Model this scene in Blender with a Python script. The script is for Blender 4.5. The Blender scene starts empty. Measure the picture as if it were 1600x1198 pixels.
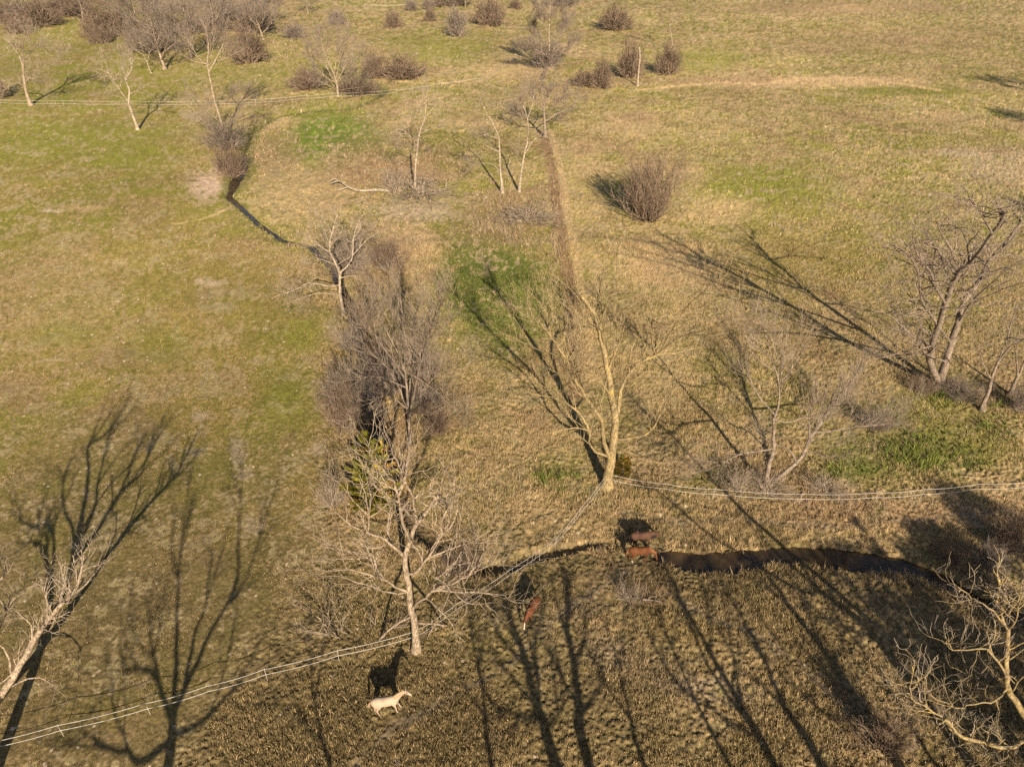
import bpy, math, random
import numpy as np
from mathutils import Vector

# ------------------------------------------------------------------ camera, light, exposure
SC = bpy.context.scene
COL = SC.collection
F = 1110.0                      # focal length in photo pixels (1600 wide)
PITCH = math.radians(34.5)
CAMH = 41.0
CP, SP = math.cos(PITCH), math.sin(PITCH)
SUN_EL = math.radians(24.0)
SUN_AZ = math.radians(-12.6)    # direction the shadows run, measured from +Y towards -X
SHX, SHY = math.sin(SUN_AZ), math.cos(SUN_AZ)
COT = 1.0 / math.tan(SUN_EL)

cd = bpy.data.cameras.new("camera")
cam = bpy.data.objects.new("camera", cd)
COL.objects.link(cam)
cam.location = (0, 0, CAMH)
cam.rotation_euler = (math.pi / 2 - PITCH, 0, 0)
cd.sensor_fit = 'HORIZONTAL'
cd.sensor_width = 36.0
cd.lens = 36.0 * F / 1600.0
cd.clip_start = 0.5
cd.clip_end = 6000
SC.camera = cam

world = bpy.data.worlds.new("World")
SC.world = world
world.use_nodes = True
wn = world.node_tree
sky = wn.nodes.new("ShaderNodeTexSky")
sky.sky_type = 'NISHITA'
sky.sun_disc = False
sky.sun_elevation = SUN_EL
sky.sun_rotation = math.pi + SUN_AZ
sky.air_density = 1.0
sky.dust_density = 1.5
wn.links.new(sky.outputs[0], wn.nodes["Background"].inputs[0])
wn.nodes["Background"].inputs[1].default_value = 0.042

sd = bpy.data.lights.new("sun", 'SUN')
sd.energy = 5.0
sd.angle = math.radians(0.5)
sd.color = (1.0, 0.83, 0.60)
sun = bpy.data.objects.new("sun", sd)
COL.objects.link(sun)
ldir = Vector((SHX * math.cos(SUN_EL), SHY * math.cos(SUN_EL), -math.sin(SUN_EL)))
sun.rotation_euler = ldir.to_track_quat('-Z', 'Y').to_euler()
sun.location = (40, -100, 80)

SC.view_settings.view_transform = 'Standard'
SC.view_settings.look = 'None'
SC.view_settings.exposure = 1.03
SC.view_settings.gamma = 1.0
SC.render.engine = 'CYCLES'
SC.cycles.max_bounces = 4
SC.cycles.diffuse_bounces = 2
SC.cycles.use_denoising = False

rnd = random.Random(7)

# ------------------------------------------------------------------ helpers: photo pixel <-> place
def ray(px, py):
    a, b = (px - 800) / F, -(py - 599) / F
    return (a, CP + b * SP, -SP + b * CP)

def ground(px, py, z=0.0):
    d = ray(px, py)
    t = (z - CAMH) / d[2]
    return (d[0] * t, d[1] * t, z)

def onplane(px, py, Y):
    d = ray(px, py)
    t = Y / d[1]
    return (d[0] * t, Y, CAMH + d[2] * t)

def from_shadow(px, py, Y):
    g = ground(px, py)
    z = (g[1] - Y) / (SHY * COT)
    return (g[0] - SHX * COT * z, Y, z)

def pix_of(x, y):               # ground place -> photo pixel (arrays)
    dep = np.maximum(y * CP + CAMH * SP, 1.0)
    return 800 + F * x / dep, 599 - F * (y * SP - CAMH * CP) / dep

# ------------------------------------------------------------------ numpy value noise
def _hash(ix, iy, seed):
    h = (ix.astype(np.int64) * 374761393 + iy.astype(np.int64) * 668265263 + seed * 974634777) & 0xFFFFFFFF
    h = ((h ^ (h >> 13)) * 1274126177) & 0xFFFFFFFF
    return ((h ^ (h >> 16)) & 0xFFFF).astype(np.float64) / 65535.0

def vnoise(x, y, scale, seed):
    u = np.asarray(x, dtype=np.float64) / scale + seed * 17.31
    v = np.asarray(y, dtype=np.float64) / scale - seed * 9.77
    # rotate a little so the lattice never lines up
    c, s = math.cos(seed * 1.3), math.sin(seed * 1.3)
    u, v = u * c - v * s, u * s + v * c
    ix, iy = np.floor(u), np.floor(v)
    fx, fy = u - ix, v - iy
    fx = fx * fx * (3 - 2 * fx)
    fy = fy * fy * (3 - 2 * fy)
    a, b = _hash(ix, iy, seed), _hash(ix + 1, iy, seed)
    c_, d = _hash(ix, iy + 1, seed), _hash(ix + 1, iy + 1, seed)
    return (a * (1 - fx) + b * fx) * (1 - fy) + (c_ * (1 - fx) + d * fx) * fy

def fbm(x, y, scale, seed, octs=3):
    r, amp, tot = 0, 1.0, 0
    for k in range(octs):
        r = r + amp * vnoise(x, y, scale / 2 ** k, seed + k * 5)
        tot += amp
        amp *= 0.55
    return r / tot

def smooth(a, b, x):
    t = np.clip((x - a) / (b - a), 0, 1)
    return t * t * (3 - 2 * t)

# ------------------------------------------------------------------ the creek and paths as lines in the place
def line_w(pix):                # (px, py, half width, depth)
    return [ground(p[0], p[1])[:2] + tuple(p[2:]) for p in pix]

CREEK = [
    line_w([(1028, 867, .4, .3), (1050, 869, .85, .6), (1090, 874, 1.0, .8), (1150, 872, 1.0, .9), (1200, 864, .85, .95), (1250, 861, .85, .95),
            (1310, 865, .95, 1.0), (1370, 873, .9, 1.0), (1420, 880, .75, 1.05), (1452, 890, .6, 1.1), (1490, 910, .7, 1.1), (1530, 936, .75, 1.1),
            (1580, 955, .6, .9), (1680, 985, .6, .9)]),
    line_w([(966, 845, .3, .15), (940, 846, .45, .3), (910, 849, .5, .35), (850, 860, .5, .45), (800, 876, .55, .5), (752, 886, .6, .6),
            (705, 862, .8, .7), (650, 815, .9, .8), (618, 760, 1.0, .9), (597, 700, 1.1, 1.0), (580, 610, 1.0, .9), (567, 530, .9, .8),
            (545, 470, .6, .7), (520, 420, .4, .5), (488, 386, .26, .42), (440, 374, .24, .45), (405, 350, .24, .45), (380, 326, .26, .45),
            (357, 304, .4, .6), (376, 266, 1.1, 1.0), (379, 240, .6, .8), (392, 205, .45, .6), (430, 181, .5, .8), (480, 172, .45, .7),
            (550, 168, .45, .6), (590, 150, .6, .6), (600, 138, .6, .6), (540, 112, .8, .8), (470, 96, .6, .7)]),
]
TRAIL = line_w([(848, 205, .9, 0), (862, 260, .9, 0), (872, 330, .85, 0), (884, 410, .8, 0), (898, 500, .8, 0), (900, 560, .8, 0), (895, 620, .7, 0)])
TRACK = line_w([(760, 122, .7, 0), (800, 92, .7, 0), (862, 58, .8, 0), (925, 18, .9, 0), (960, 0, .9, 0)])

PATHS = [  # worn by animals: line, colour factor, strength
    (line_w([(1000, 880, .3, 0), (960, 905, .3, 0), (905, 935, .28, 0), (850, 985, .3, 0), (790, 1040, .3, 0), (700, 1090, .28, 0), (600, 1150, .3, 0), (540, 1215, .3, 0)]), 0, .45),
    (line_w([(1040, 925, .3, 0), (1100, 960, .3, 0), (1170, 985, .28, 0), (1260, 1040, .3, 0), (1330, 1120, .3, 0), (1400, 1215, .3, 0)]), 0, .4),
    (line_w([(970, 800, .3, 0), (1060, 815, .3, 0), (1160, 812, .3, 0), (1280, 822, .3, 0), (1420, 812, .3, 0), (1600, 795, .3, 0)]), 0, .4),
    (line_w([(1000, 140, .8, 0), (1060, 134, 1.0, 0), (1120, 130, 1.2, 0), (1190, 130, 1.4, 0), (1260, 123, 1.8, 0), (1330, 123, 1.8, 0), (1400, 130, 1.5, 0), (1470, 141, 1.0, 0)]), 1, .8),
    (line_w([(1130, 184, .4, 0), (1200, 192, .4, 0), (1280, 197, .4, 0), (1400, 209, .4, 0), (1480, 214, .4, 0)]), 1, .5),
    (line_w([(1140, 172, .3, 0), (1230, 182, .3, 0), (1320, 186, .3, 0)]), 1, .35),
    (line_w([(270, 350, .3, 0), (305, 345, .35, 0), (345, 332, .3, 0), (365, 322, .25, 0)]), 1, .6),
    (line_w([(620, 128, .5, 0), (680, 131, .5, 0), (750, 127, .5, 0), (790, 140, .5, 0)]), 1, .6),
]

def dist_line(x, y, ln):
    best = np.full(np.shape(x), 1e9)
    hw = np.zeros(np.shape(x))
    dp = np.zeros(np.shape(x))
    for a, b in zip(ln[:-1], ln[1:]):
        vx, vy = b[0] - a[0], b[1] - a[1]
        t = np.clip(((x - a[0]) * vx + (y - a[1]) * vy) / (vx * vx + vy * vy), 0, 1)
        d = np.hypot(x - a[0] - t * vx, y - a[1] - t * vy)
        m = d < best
        best = np.where(m, d, best)
        hw = np.where(m, a[2] + t * (b[2] - a[2]), hw)
        dp = np.where(m, a[3] + t * (b[3] - a[3]), dp)
    return best, hw, dp

def pasture_zone(px, py):
    """1 in the rough tufted pasture, 0 in the short grazed pasture on the left"""
    edge = np.interp(py, [-200, 150, 300, 380, 480, 600, 800, 1000, 1200], [250, 300, 340, 420, 490, 520, 520, 420, 260])
    return smooth(-70, 70, px - edge)

def tuft(x, y, far):
    s = np.clip(far, 1, 2.5)
    n = .3 * vnoise(x, y, .44, 22) + .7 * vnoise(x, y, .19, 23)
    m = vnoise(x, y, 1.2, 24) * .5 + vnoise(x, y, .6, 25) * .5
    k = np.clip((s - 1) / 1.5, 0, 1)
    return smooth(.22, .78, n * (1 - k) + m * k)

def height(x, y, fine=True):
    x = np.asarray(x, dtype=np.float64)
    y = np.asarray(y, dtype=np.float64)
    px, py = pix_of(x, y)
    h = 0.5 * (fbm(x, y, 42, 3, 2) - 0.5) + 0.3 * (fbm(x, y, 11, 8, 2) - 0.5)
    if fine:
        z = pasture_zone(px, py)
        far = 1 + np.clip((y - 60) / 160, 0, 1.5)
        rough = 0.35 + 0.9 * z
        h = h + rough * (0.08 * (vnoise(x, y, 1.7, 21) - .5) + (0.10 + .07 * np.clip(far - 1, 0, 1)) * (tuft(x, y, far) - .5))
    for ln in CREEK:
        d, hw, dp = dist_line(x, y, ln)
        wob = 0.9 * (fbm(x, y, 3.1, 31, 3) - .5) + 0.35 * (fbm(x, y, .5, 32, 2) - .5)
        d = np.maximum(d + wob * np.minimum(hw * 1.2, 1.0), 0)
        h = h - dp * (1 - smooth(hw * 0.9, hw * 1.05 + .16, d)) - 0.22 * (1 - smooth(hw, hw * 2 + 2.2, d))
    return h

def hz(x, y):
    return float(height(np.array([x]), np.array([y]), False)[0])

# ------------------------------------------------------------------ materials
def new_mat(name):
    m = bpy.data.materials.new(name)
    m.use_nodes = True
    nt = m.node_tree
    return m, nt, nt.nodes["Principled BSDF"]

def attr_mat(name, scales, lo=0.72, hi=1.3, rough=0.95, spec=0.1):
    m, nt, bs = new_mat(name)
    N, L = nt.nodes, nt.links
    at = N.new("ShaderNodeAttribute"); at.attribute_name = "Col"
    tc = N.new("ShaderNodeTexCoord")
    cur = at.outputs["Color"]
    for s, l, h in scales:
        no = N.new("ShaderNodeTexNoise"); no.inputs["Scale"].default_value = s; no.inputs["Detail"].default_value = 3
        L.new(tc.outputs["Object"], no.inputs["Vector"])
        mr = N.new("ShaderNodeMapRange"); mr.inputs[1].default_value = .3; mr.inputs[2].default_value = .7
        mr.inputs[3].default_value = l; mr.inputs[4].default_value = h
        L.new(no.outputs["Fac"], mr.inputs[0])
        mx = N.new("ShaderNodeMix"); mx.data_type = 'RGBA'; mx.blend_type = 'MULTIPLY'; mx.inputs[0].default_value = 1
        L.new(cur, mx.inputs[6]); L.new(mr.outputs[0], mx.inputs[7])
        cur = mx.outputs[2]
    L.new(cur, bs.inputs["Base Color"])
    bs.inputs["Roughness"].default_value = rough
    bs.inputs["Specular IOR Level"].default_value = spec
    return m

def bark_mat(name, c1, c2, scale=2.5, c3=None):
    m, nt, bs = new_mat(name)
    N, L = nt.nodes, nt.links
    tc = N.new("ShaderNodeTexCoord")
    no = N.new("ShaderNodeTexNoise"); no.inputs["Scale"].default_value = scale; no.inputs["Detail"].default_value = 5
    L.new(tc.outputs["Object"], no.inputs["Vector"])
    cr = N.new("ShaderNodeValToRGB")
    cr.color_ramp.elements[0].position = .35; cr.color_ramp.elements[0].color = c1 + (1,)
    cr.color_ramp.elements[1].position = .62; cr.color_ramp.elements[1].color = c2 + (1,)
    if c3:
        e = cr.color_ramp.elements.new(.75); e.color = c3 + (1,)
    L.new(no.outputs["Fac"], cr.inputs[0])
    # furrows along the stem and dark weathered stains
    wv = N.new("ShaderNodeTexNoise"); wv.inputs["Scale"].default_value = 9; wv.inputs["Detail"].default_value = 4
    mp = N.new("ShaderNodeMapping"); mp.inputs["Scale"].default_value = (1.6, 1.6, .35)
    L.new(tc.outputs["Object"], mp.inputs[0]); L.new(mp.outputs[0], wv.inputs["Vector"])
    mr = N.new("ShaderNodeMapRange"); mr.inputs[1].default_value = .36; mr.inputs[2].default_value = .56; mr.inputs[3].default_value = .42; mr.inputs[4].default_value = 1.1
    L.new(wv.outputs["Fac"], mr.inputs[0])
    mx = N.new("ShaderNodeMix"); mx.data_type = 'RGBA'; mx.blend_type = 'MULTIPLY'; mx.inputs[0].default_value = 1
    L.new(cr.outputs[0], mx.inputs[6]); L.new(mr.outputs[0], mx.inputs[7])
    L.new(mx.outputs[2], bs.inputs["Base Color"])
    bp = N.new("ShaderNodeBump"); bp.inputs["Strength"].default_value = .5; bp.inputs["Distance"].default_value = .03
    n2 = N.new("ShaderNodeTexNoise"); n2.inputs["Scale"].default_value = 14
    L.new(tc.outputs["Object"], n2.inputs["Vector"])
    L.new(n2.outputs["Fac"], bp.inputs["Height"]); L.new(bp.outputs[0], bs.inputs["Normal"])
    bs.inputs["Roughness"].default_value = .9
    bs.inputs["Specular IOR Level"].default_value = .15
    return m

M_GROUND = attr_mat("pasture_ground", [(1.3, .85, 1.15), (5.5, .66, 1.36), (17, .72, 1.3), (46, .8, 1.22)])
M_GRASS = attr_mat("grass_blades", [(4.0, .85, 1.15)])
M_BARK_PALE = bark_mat("pale_bark", (.22, .175, .135), (.40, .33, .255))
M_BARK_TAN = bark_mat("tan_bark", (.20, .155, .115), (.36, .285, .21))
M_BARK_GREY = bark_mat("grey_bark", (.14, .11, .09), (.27, .215, .17))
M_BARK_GOLD = bark_mat("lichen_bark", (.21, .165, .095), (.33, .25, .125), 1.6, (.42, .31, .07))
M_TWIG_TAN = bark_mat("tan_twigs", (.28, .225, .17), (.42, .345, .265), 1.0)
M_TWIG_GREY = bark_mat("grey_twigs", (.17, .137, .115), (.29, .235, .195), 1.0)
M_TWIG_BROWN = bark_mat("brown_twigs", (.15, .108, .08), (.25, .185, .135), 1.0)
M_TWIG_GOLD = bark_mat("golden_twigs", (.24, .19, .115), (.38, .30, .17), 1.0)
M_TWIG_MID = bark_mat("greyish_tan_twigs", (.20, .16, .125), (.32, .26, .20), 1.0)
M_LEAF = attr_mat("cedar_foliage", [(3.0, .8, 1.2)], rough=.8)
M_TAPE, _nt, _b = new_mat("fence_tape")
_b.inputs["Base Color"].default_value = (.82, .80, .78, 1); _b.inputs["Roughness"].default_value = .5
_n = _nt.nodes.new("ShaderNodeTexNoise"); _n.inputs["Scale"].default_value = 3
_r = _nt.nodes.new("ShaderNodeValToRGB"); _r.color_ramp.elements[0].color = (.34, .32, .30, 1); _r.color_ramp.elements[1].color = (.58, .56, .55, 1)
_nt.links.new(_n.outputs["Fac"], _r.inputs[0]); _nt.links.new(_r.outputs[0], _b.inputs["Base Color"])
M_COAT = attr_mat("horse_coat", [(2.2, .88, 1.12), (9.0, .93, 1.07)], rough=.75, spec=.12)
M_WATER, _nt, _b = new_mat("creek_water")
_n = _nt.nodes.new("ShaderNodeTexNoise"); _n.inputs["Scale"].default_value = .8; _n.inputs["Detail"].default_value = 4
_tc = _nt.nodes.new("ShaderNodeTexCoord"); _nt.links.new(_tc.outputs["Object"], _n.inputs["Vector"])
_r = _nt.nodes.new("ShaderNodeValToRGB"); _r.color_ramp.elements[0].position = .35; _r.color_ramp.elements[1].position = .7
_r.color_ramp.elements[0].color = (.012, .009, .006, 1); _r.color_ramp.elements[1].color = (.060, .040, .020, 1)
_nt.links.new(_n.outputs["Fac"], _r.inputs[0]); _nt.links.new(_r.outputs[0], _b.inputs["Base Color"])
_b.inputs["Roughness"].default_value = .06; _b.inputs["Specular IOR Level"].default_value = .5
_bp = _nt.nodes.new("ShaderNodeBump"); _bp.inputs["Strength"].default_value = .12; _bp.inputs["Distance"].default_value = .03
_n2 = _nt.nodes.new("ShaderNodeTexNoise"); _n2.inputs["Scale"].default_value = 4
_nt.links.new(_tc.outputs["Object"], _n2.inputs["Vector"]); _nt.links.new(_n2.outputs["Fac"], _bp.inputs["Height"]); _nt.links.new(_bp.outputs[0], _b.inputs["Normal"])

# ------------------------------------------------------------------ mesh and object helpers
def mesh_from(name, V, quads=None, tris=None, mat=None, colors=None, smooth_=False):
    me = bpy.data.meshes.new(name)
    V = np.asarray(V, dtype=np.float32)
    nq = 0 if quads is None else len(quads)
    nt_ = 0 if tris is None else len(tris)
    loops, starts = [], []
    if nq: loops.append(np.asarray(quads, dtype=np.int32).ravel()); starts.append(np.arange(nq) * 4)
    if nt_: loops.append(np.asarray(tris, dtype=np.int32).ravel()); starts.append(nq * 4 + np.arange(nt_) * 3)
    loops = np.concatenate(loops); starts = np.concatenate(starts).astype(np.int32)
    me.vertices.add(len(V)); me.vertices.foreach_set("co", V.ravel())
    me.loops.add(len(loops)); me.loops.foreach_set("vertex_index", loops)
    me.polygons.add(nq + nt_); me.polygons.foreach_set("loop_start", starts)
    me.update(calc_edges=True)
    if smooth_: me.polygons.foreach_set("use_smooth", np.ones(nq + nt_, dtype=bool))
    if colors is not None:
        at = me.color_attributes.new("Col", 'FLOAT_COLOR', 'POINT')
        c = np.ones((len(V), 4), dtype=np.float32); c[:, :3] = colors
        at.data.foreach_set("color", c.ravel())
    if mat: me.materials.append(mat)
    return me

def add_obj(name, me, parent=None, loc=None):
    o = bpy.data.objects.new(name, me)
    COL.objects.link(o)
    if parent: o.parent = parent
    if loc is not None: o.location = loc
    return o

def tag(o, label=None, cat=None, group=None, kind=None):
    if label: o["label"] = label
    if cat: o["category"] = cat
    if group: o["group"] = group
    if kind: o["kind"] = kind
    return o

class Tubes:
    """collects tapered tubes and links them as one mesh"""
    def __init__(self): self.g = {}; self.n = 0
    def add(self, pts, rads, sides=3):
        self.g.setdefault((len(pts), sides), []).append((pts, rads)); self.n += 1
    def mesh(self, name, mat):
        Vs, Qs, off = [], [], 0
        for (k, s), L in self.g.items():
            P = np.array([a for a, _ in L], dtype=np.float64); R = np.array([b for _, b in L], dtype=np.float64)
            T = np.empty_like(P); T[:, 1:-1] = P[:, 2:] - P[:, :-2]; T[:, 0] = P[:, 1] - P[:, 0]; T[:, -1] = P[:, -1] - P[:, -2]
            T /= np.linalg.norm(T, axis=2, keepdims=True) + 1e-9
            ref = np.where((np.abs(T[:, :1, 2:3]) > .75), np.array([[[1., .13, 0]]]), np.array([[[.05, .1, 1.]]]))
            U = np.cross(T, np.broadcast_to(ref, T.shape)); U /= np.linalg.norm(U, axis=2, keepdims=True) + 1e-9
            W = np.cross(T, U)
            ang = np.arange(s) * 2 * math.pi / s
            ring = U[:, :, None, :] * np.cos(ang)[None, None, :, None] + W[:, :, None, :] * np.sin(ang)[None, None, :, None]
            X = P[:, :, None, :] + ring * R[:, :, None, None]
            n = len(L); Vs.append(X.reshape(-1, 3))
            i = np.arange(n)[:, None, None] * k * s; j = np.arange(k - 1)[None, :, None] * s; a = np.arange(s)[None, None, :]; b = (a + 1) % s
            Q = np.stack([i + j + a, i + j + b, i + j + s + b, i + j + s + a], axis=-1).reshape(-1, 4) + off
            Qs.append(Q); off += n * k * s
        return mesh_from(name, np.concatenate(Vs), np.concatenate(Qs), mat=mat, smooth_=True)

# ------------------------------------------------------------------ growing bare trees
def vadd(a, b, t=1.0): return (a[0] + b[0] * t, a[1] + b[1] * t, a[2] + b[2] * t)
def vnorm(a):
    l = math.sqrt(a[0] ** 2 + a[1] ** 2 + a[2] ** 2) or 1e-9
    return (a[0] / l, a[1] / l, a[2] / l)
def vdist(a, b): return math.sqrt((a[0] - b[0]) ** 2 + (a[1] - b[1]) ** 2 + (a[2] - b[2]) ** 2)

def rand_unit(R):
    while True:
        v = (R.uniform(-1, 1), R.uniform(-1, 1), R.uniform(-1, 1))
        l = v[0] ** 2 + v[1] ** 2 + v[2] ** 2
        if .02 < l < 1: return vnorm(v)

def crooked(R, p, d, length, k, wig, up):
    pts = [p]; step = length / k
    for i in range(k):
        w = rand_unit(R)
        d = vnorm((d[0] + w[0] * wig, d[1] + w[1] * wig, d[2] + w[2] * wig + up / k))
        p = vadd(p, d, step); pts.append(p)
    return pts

STY = {
    #            branches per metre        lengths               angle         up   wiggle  start  twig radius
    'spread': dict(dens=(1.25, 2.1, 2.6), len=(2.8, 1.5, .8), ang=(.45, 1.1), up=.25, wig=.36, t0=.25, rr=(.062, .034, .019), k=(6, 5, 4)),
    'clear':  dict(dens=(1.25, 1.7, 1.1), len=(2.7, 1.5, .8), ang=(.45, 1.1), up=.3, wig=.4, t0=.22, rr=(.060, .036, .024), k=(6, 5, 4)),
    'fine':   dict(dens=(1.9, 2.8, 3.0), len=(3.0, 1.6, .9), ang=(.3, .85), up=.38, wig=.2, t0=.25, rr=(.042, .022, .014), k=(6, 4, 3)),
    'dead':   dict(dens=(.6, 1.0, 1.0), len=(2.0, 1.0, .6), ang=(.5, 1.2), up=.2, wig=.34, t0=.3, rr=(.045, .026, .016), k=(5, 4, 3)),
    'shadow': dict(dens=(.9, 1.6, 2.2), len=(3.0, 1.7, 1.0), ang=(.35, .9), up=.35, wig=.25, t0=.35, rr=(.075, .034, .018), k=(5, 4, 3)),
    'haze':   dict(dens=(1.7, 2.9, 4.4), len=(2.8, 1.5, .9), ang=(.35, .95), up=.4, wig=.22, t0=.2, rr=(.045, .020, .013), k=(4, 3, 3)),
    'wisp':   dict(dens=(3.2, 3.6, 0), len=(1.3, .7, .4), ang=(.15, .6), up=.45, wig=.25, t0=.1, rr=(.013, .009, .008), k=(4, 3, 2)),
    'brush':  dict(dens=(2.6, 3.4, 0), len=(.95, .55, .4), ang=(.3, .95), up=.2, wig=.4, t0=.15, rr=(.014, .010, .008), k=(4, 3, 2)),
}

def sample(pts, rads, t):
    L = [0]
    for a, b in zip(pts[:-1], pts[1:]): L.append(L[-1] + vdist(a, b))
    s = t * L[-1]
    for i in range(len(pts) - 1):
        if s <= L[i + 1] or i == len(pts) - 2:
            u = min(1, max(0, (s - L[i]) / max(1e-6, L[i + 1] - L[i])))
            p = tuple(pts[i][j] + (pts[i + 1][j] - pts[i][j]) * u for j in range(3))
            return p, vnorm(tuple(pts[i + 1][j] - pts[i][j] for j in range(3))), rads[i] + (rads[i + 1] - rads[i]) * u, L[-1]

def grow(R, limbs, twigs, pts, rads, lvl, S, scale=1.0, dmul=1.0, levels=3, rmul=1.0):
    tot = sum(vdist(a, b) for a, b in zip(pts[:-1], pts[1:]))
    n = tot * S['dens'][lvl] * dmul / scale
    n = int(n) + (1 if R.random() < n - int(n) else 0)
    t0 = S['t0'] if lvl == 0 else .12
    for _ in range(n):
        t = t0 + (1 - t0) * R.random() ** .8
        p, tg, r, _L = sample(pts, rads, t)
        a = R.uniform(*S['ang'])
        w = rand_unit(R)
        dt = w[0] * tg[0] + w[1] * tg[1] + w[2] * tg[2]
        w = vnorm(vadd(w, tg, -dt))
        d = (tg[0] * math.cos(a) + w[0] * math.sin(a), tg[1] * math.cos(a) + w[1] * math.sin(a), tg[2] * math.cos(a) + w[2] * math.sin(a) + S['up'] * .5)
        d = vnorm(d)
        ln = S['len'][lvl] * scale * R.uniform(.5, 1.25) * (1.1 - .45 * t)
        k = S['k'][lvl]
        cp = crooked(R, p, d, ln, k, S['wig'], S['up'])
        ra = min(r * .7, S['rr'][lvl] * scale * rmul * R.uniform(.7, 1.3))
        cr = [max(ra * (1 - .7 * i / k), .006 * rmul) for i in range(k + 1)]
        (limbs if lvl == 0 else twigs).add(cp, cr, 4 if lvl == 0 else 3)
        if lvl + 1 < levels: grow(R, limbs, twigs, cp, cr, lvl + 1, S, scale, dmul, levels, rmul)

def refine(R, pts, jit):
    """Catmull-Rom through traced points, with a little crookedness"""
    out = []
    n = len(pts)
    for i in range(n - 1):
        p0, p1, p2, p3 = pts[max(0, i - 1)], pts[i], pts[i + 1], pts[min(n - 1, i + 2)]
        for s in range(3):
            t = s / 3
            q = []
            for j in range(3):
                a = 2 * p1[j]; b = p2[j] - p0[j]; c = 2 * p0[j] - 5 * p1[j] + 4 * p2[j] - p3[j]; d = -p0[j] + 3 * p1[j] - 3 * p2[j] + p3[j]
                q.append(.5 * (a + b * t + c * t * t + d * t ** 3))
            if s: q = [q[j] + R.uniform(-jit, jit) for j in range(3)]
            out.append(tuple(q))
    out.append(pts[-1])
    return out

def traced_tree(name, base, limbs_px, style, label, cat, bark, twig, seed, proj='photo', Y=None, group=None, scale=1.0, dmul=1.0,
                depth=.35, levels=3, rmul=1.0, extra3d=(), base3d=None, thick=1.0):
    """limbs_px: list of (start radius, end radius, [(px, py), ...]); the first starts at the base"""
    R = random.Random(seed)
    if base3d: bx, by = base3d
    else:
        bx, by = (ground(*base)[:2] if proj == 'photo' else (None, None))
    if Y is not None: by = Y
    P = (lambda q: onplane(q[0], q[1], by)) if proj == 'photo' else (lambda q: from_shadow(q[0], q[1], by))
    if proj != 'photo' and bx is None:
        first = P(limbs_px[0][2][0]); bx = first[0] + R.uniform(-.3, .3)
    bz = hz(bx, by)
    done = []     # (px, point, tangent offset)
    limbs, twigs = Tubes(), Tubes()
    lines = []
    for i, (r0, r1, px) in enumerate(limbs_px):
        pts = [P(q) for q in px]
        if i == 0:
            off0 = 0.0
            if proj != 'photo' or base3d: pts = [(bx, by, bz)] + pts; px = [px[0]] + list(px)
            else: pts[0] = (pts[0][0], pts[0][1], bz - .15)
            off1 = R.uniform(-.08, .08) * vdist(pts[0], pts[-1])
        else:
            q0 = px[0]
            best = min(done, key=lambda e: (e[0][0] - q0[0]) ** 2 + (e[0][1] - q0[1]) ** 2)
            off0 = best[1][1] - by
            pts[0] = best[1]
            ln = vdist(pts[0], pts[-1])
            off1 = off0 + R.choice((-1, 1)) * R.uniform(.35, 1.0) * depth * ln
        n = len(pts)
        out = []
        for k, p in enumerate(pts):
            o = off0 + (off1 - off0) * k / max(1, n - 1)
            if k == 0 and i > 0: out.append(p); continue
            if proj == 'photo' and not (i == 0 and k == 0):
                q = onplane(px[k][0], px[k][1], by + o)
            elif proj != 'photo' and not (i == 0 and k == 0):
                q = from_shadow(px[k][0], px[k][1], by + o)
            else: q = p
            out.append(q)
        fine = refine(R, out, min(.07, .02 * vdist(out[0], out[-1])))
        m = len(fine)
        for k, p in enumerate(fine):
            u = k / (m - 1) * (n - 1); a = int(min(u, n - 2)); f = u - a
            done.append(((px[a][0] + (px[a + 1][0] - px[a][0]) * f, px[a][1] + (px[a + 1][1] - px[a][1]) * f), p))
        f_ = thick * (.82 if i == 0 else .80)
        rads = [max(.018 * rmul, f_ * (r1 + (r0 - r1) * (1 - k / (m - 1)) ** (1.5 if i == 0 else 1.0))) for k in range(m)]
        if i == 0:
            rads[0] *= 1.7; rads[1] *= 1.15
        lines.append((fine, rads, i))
    for fine, rads in extra3d: lines.append((fine, rads, 1))
    for fine, rads, i in lines:
        loc = [(p[0] - bx, p[1] - by, p[2] - bz) for p in fine]
        limbs.add(loc, rads, 8)
        sub = loc; rr = rads
        if i == 0:
            c = len(loc) // 2; sub, rr = loc[c:], rads[c:]
        grow(R, limbs, twigs, sub, rr, 0, STY[style], scale, dmul, levels, rmul)
    root = tag(add_obj(name, None, None, (bx, by, bz)), label, cat, group)
    add_obj("trunk", limbs.mesh("trunk", bark), root)
    if twigs.n: add_obj("crown", twigs.mesh("crown", twig), root)
    return root

def proto_tree(R, H, spread, style, nl=6, fork=.3, scale=1.0, dmul=1.0, rmul=1.0, r=.22, lean=.05):
    limbs, twigs = Tubes(), Tubes()
    d = vnorm((R.uniform(-lean, lean), R.uniform(-lean, lean), 1))
    tr = crooked(R, (0, 0, -.2), d, H * .78, 9, .12, .1)
    rads = [r * (1 - .88 * i / 9) for i in range(10)]; rads[0] *= 1.6
    limbs.add(tr, rads, 7)
    grow(R, limbs, twigs, tr[5:], rads[5:], 0, STY[style], scale, dmul, 3, rmul)
    for k in range(nl):
        t = fork + (.85 - fork) * (k + R.random()) / nl
        p, tg, rr, _ = sample(tr, rads, t)
        az = k * 2.4 + R.uniform(-.5, .5)
        d = vnorm((math.cos(az) * spread, math.sin(az) * spread, R.uniform(.5, 1.0)))
        ln = H * (.95 - t) * R.uniform(.7, 1.0)
        ll = crooked(R, p, d, ln, 7, .2, .45)
        lr = [max(.02, rr * .62 * (1 - .85 * i / 7)) for i in range(8)]
        limbs.add(ll, lr, 6)
        grow(R, limbs, twigs, ll, lr, 0, STY[style], scale, dmul, 3, rmul)
    return limbs, twigs

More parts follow.
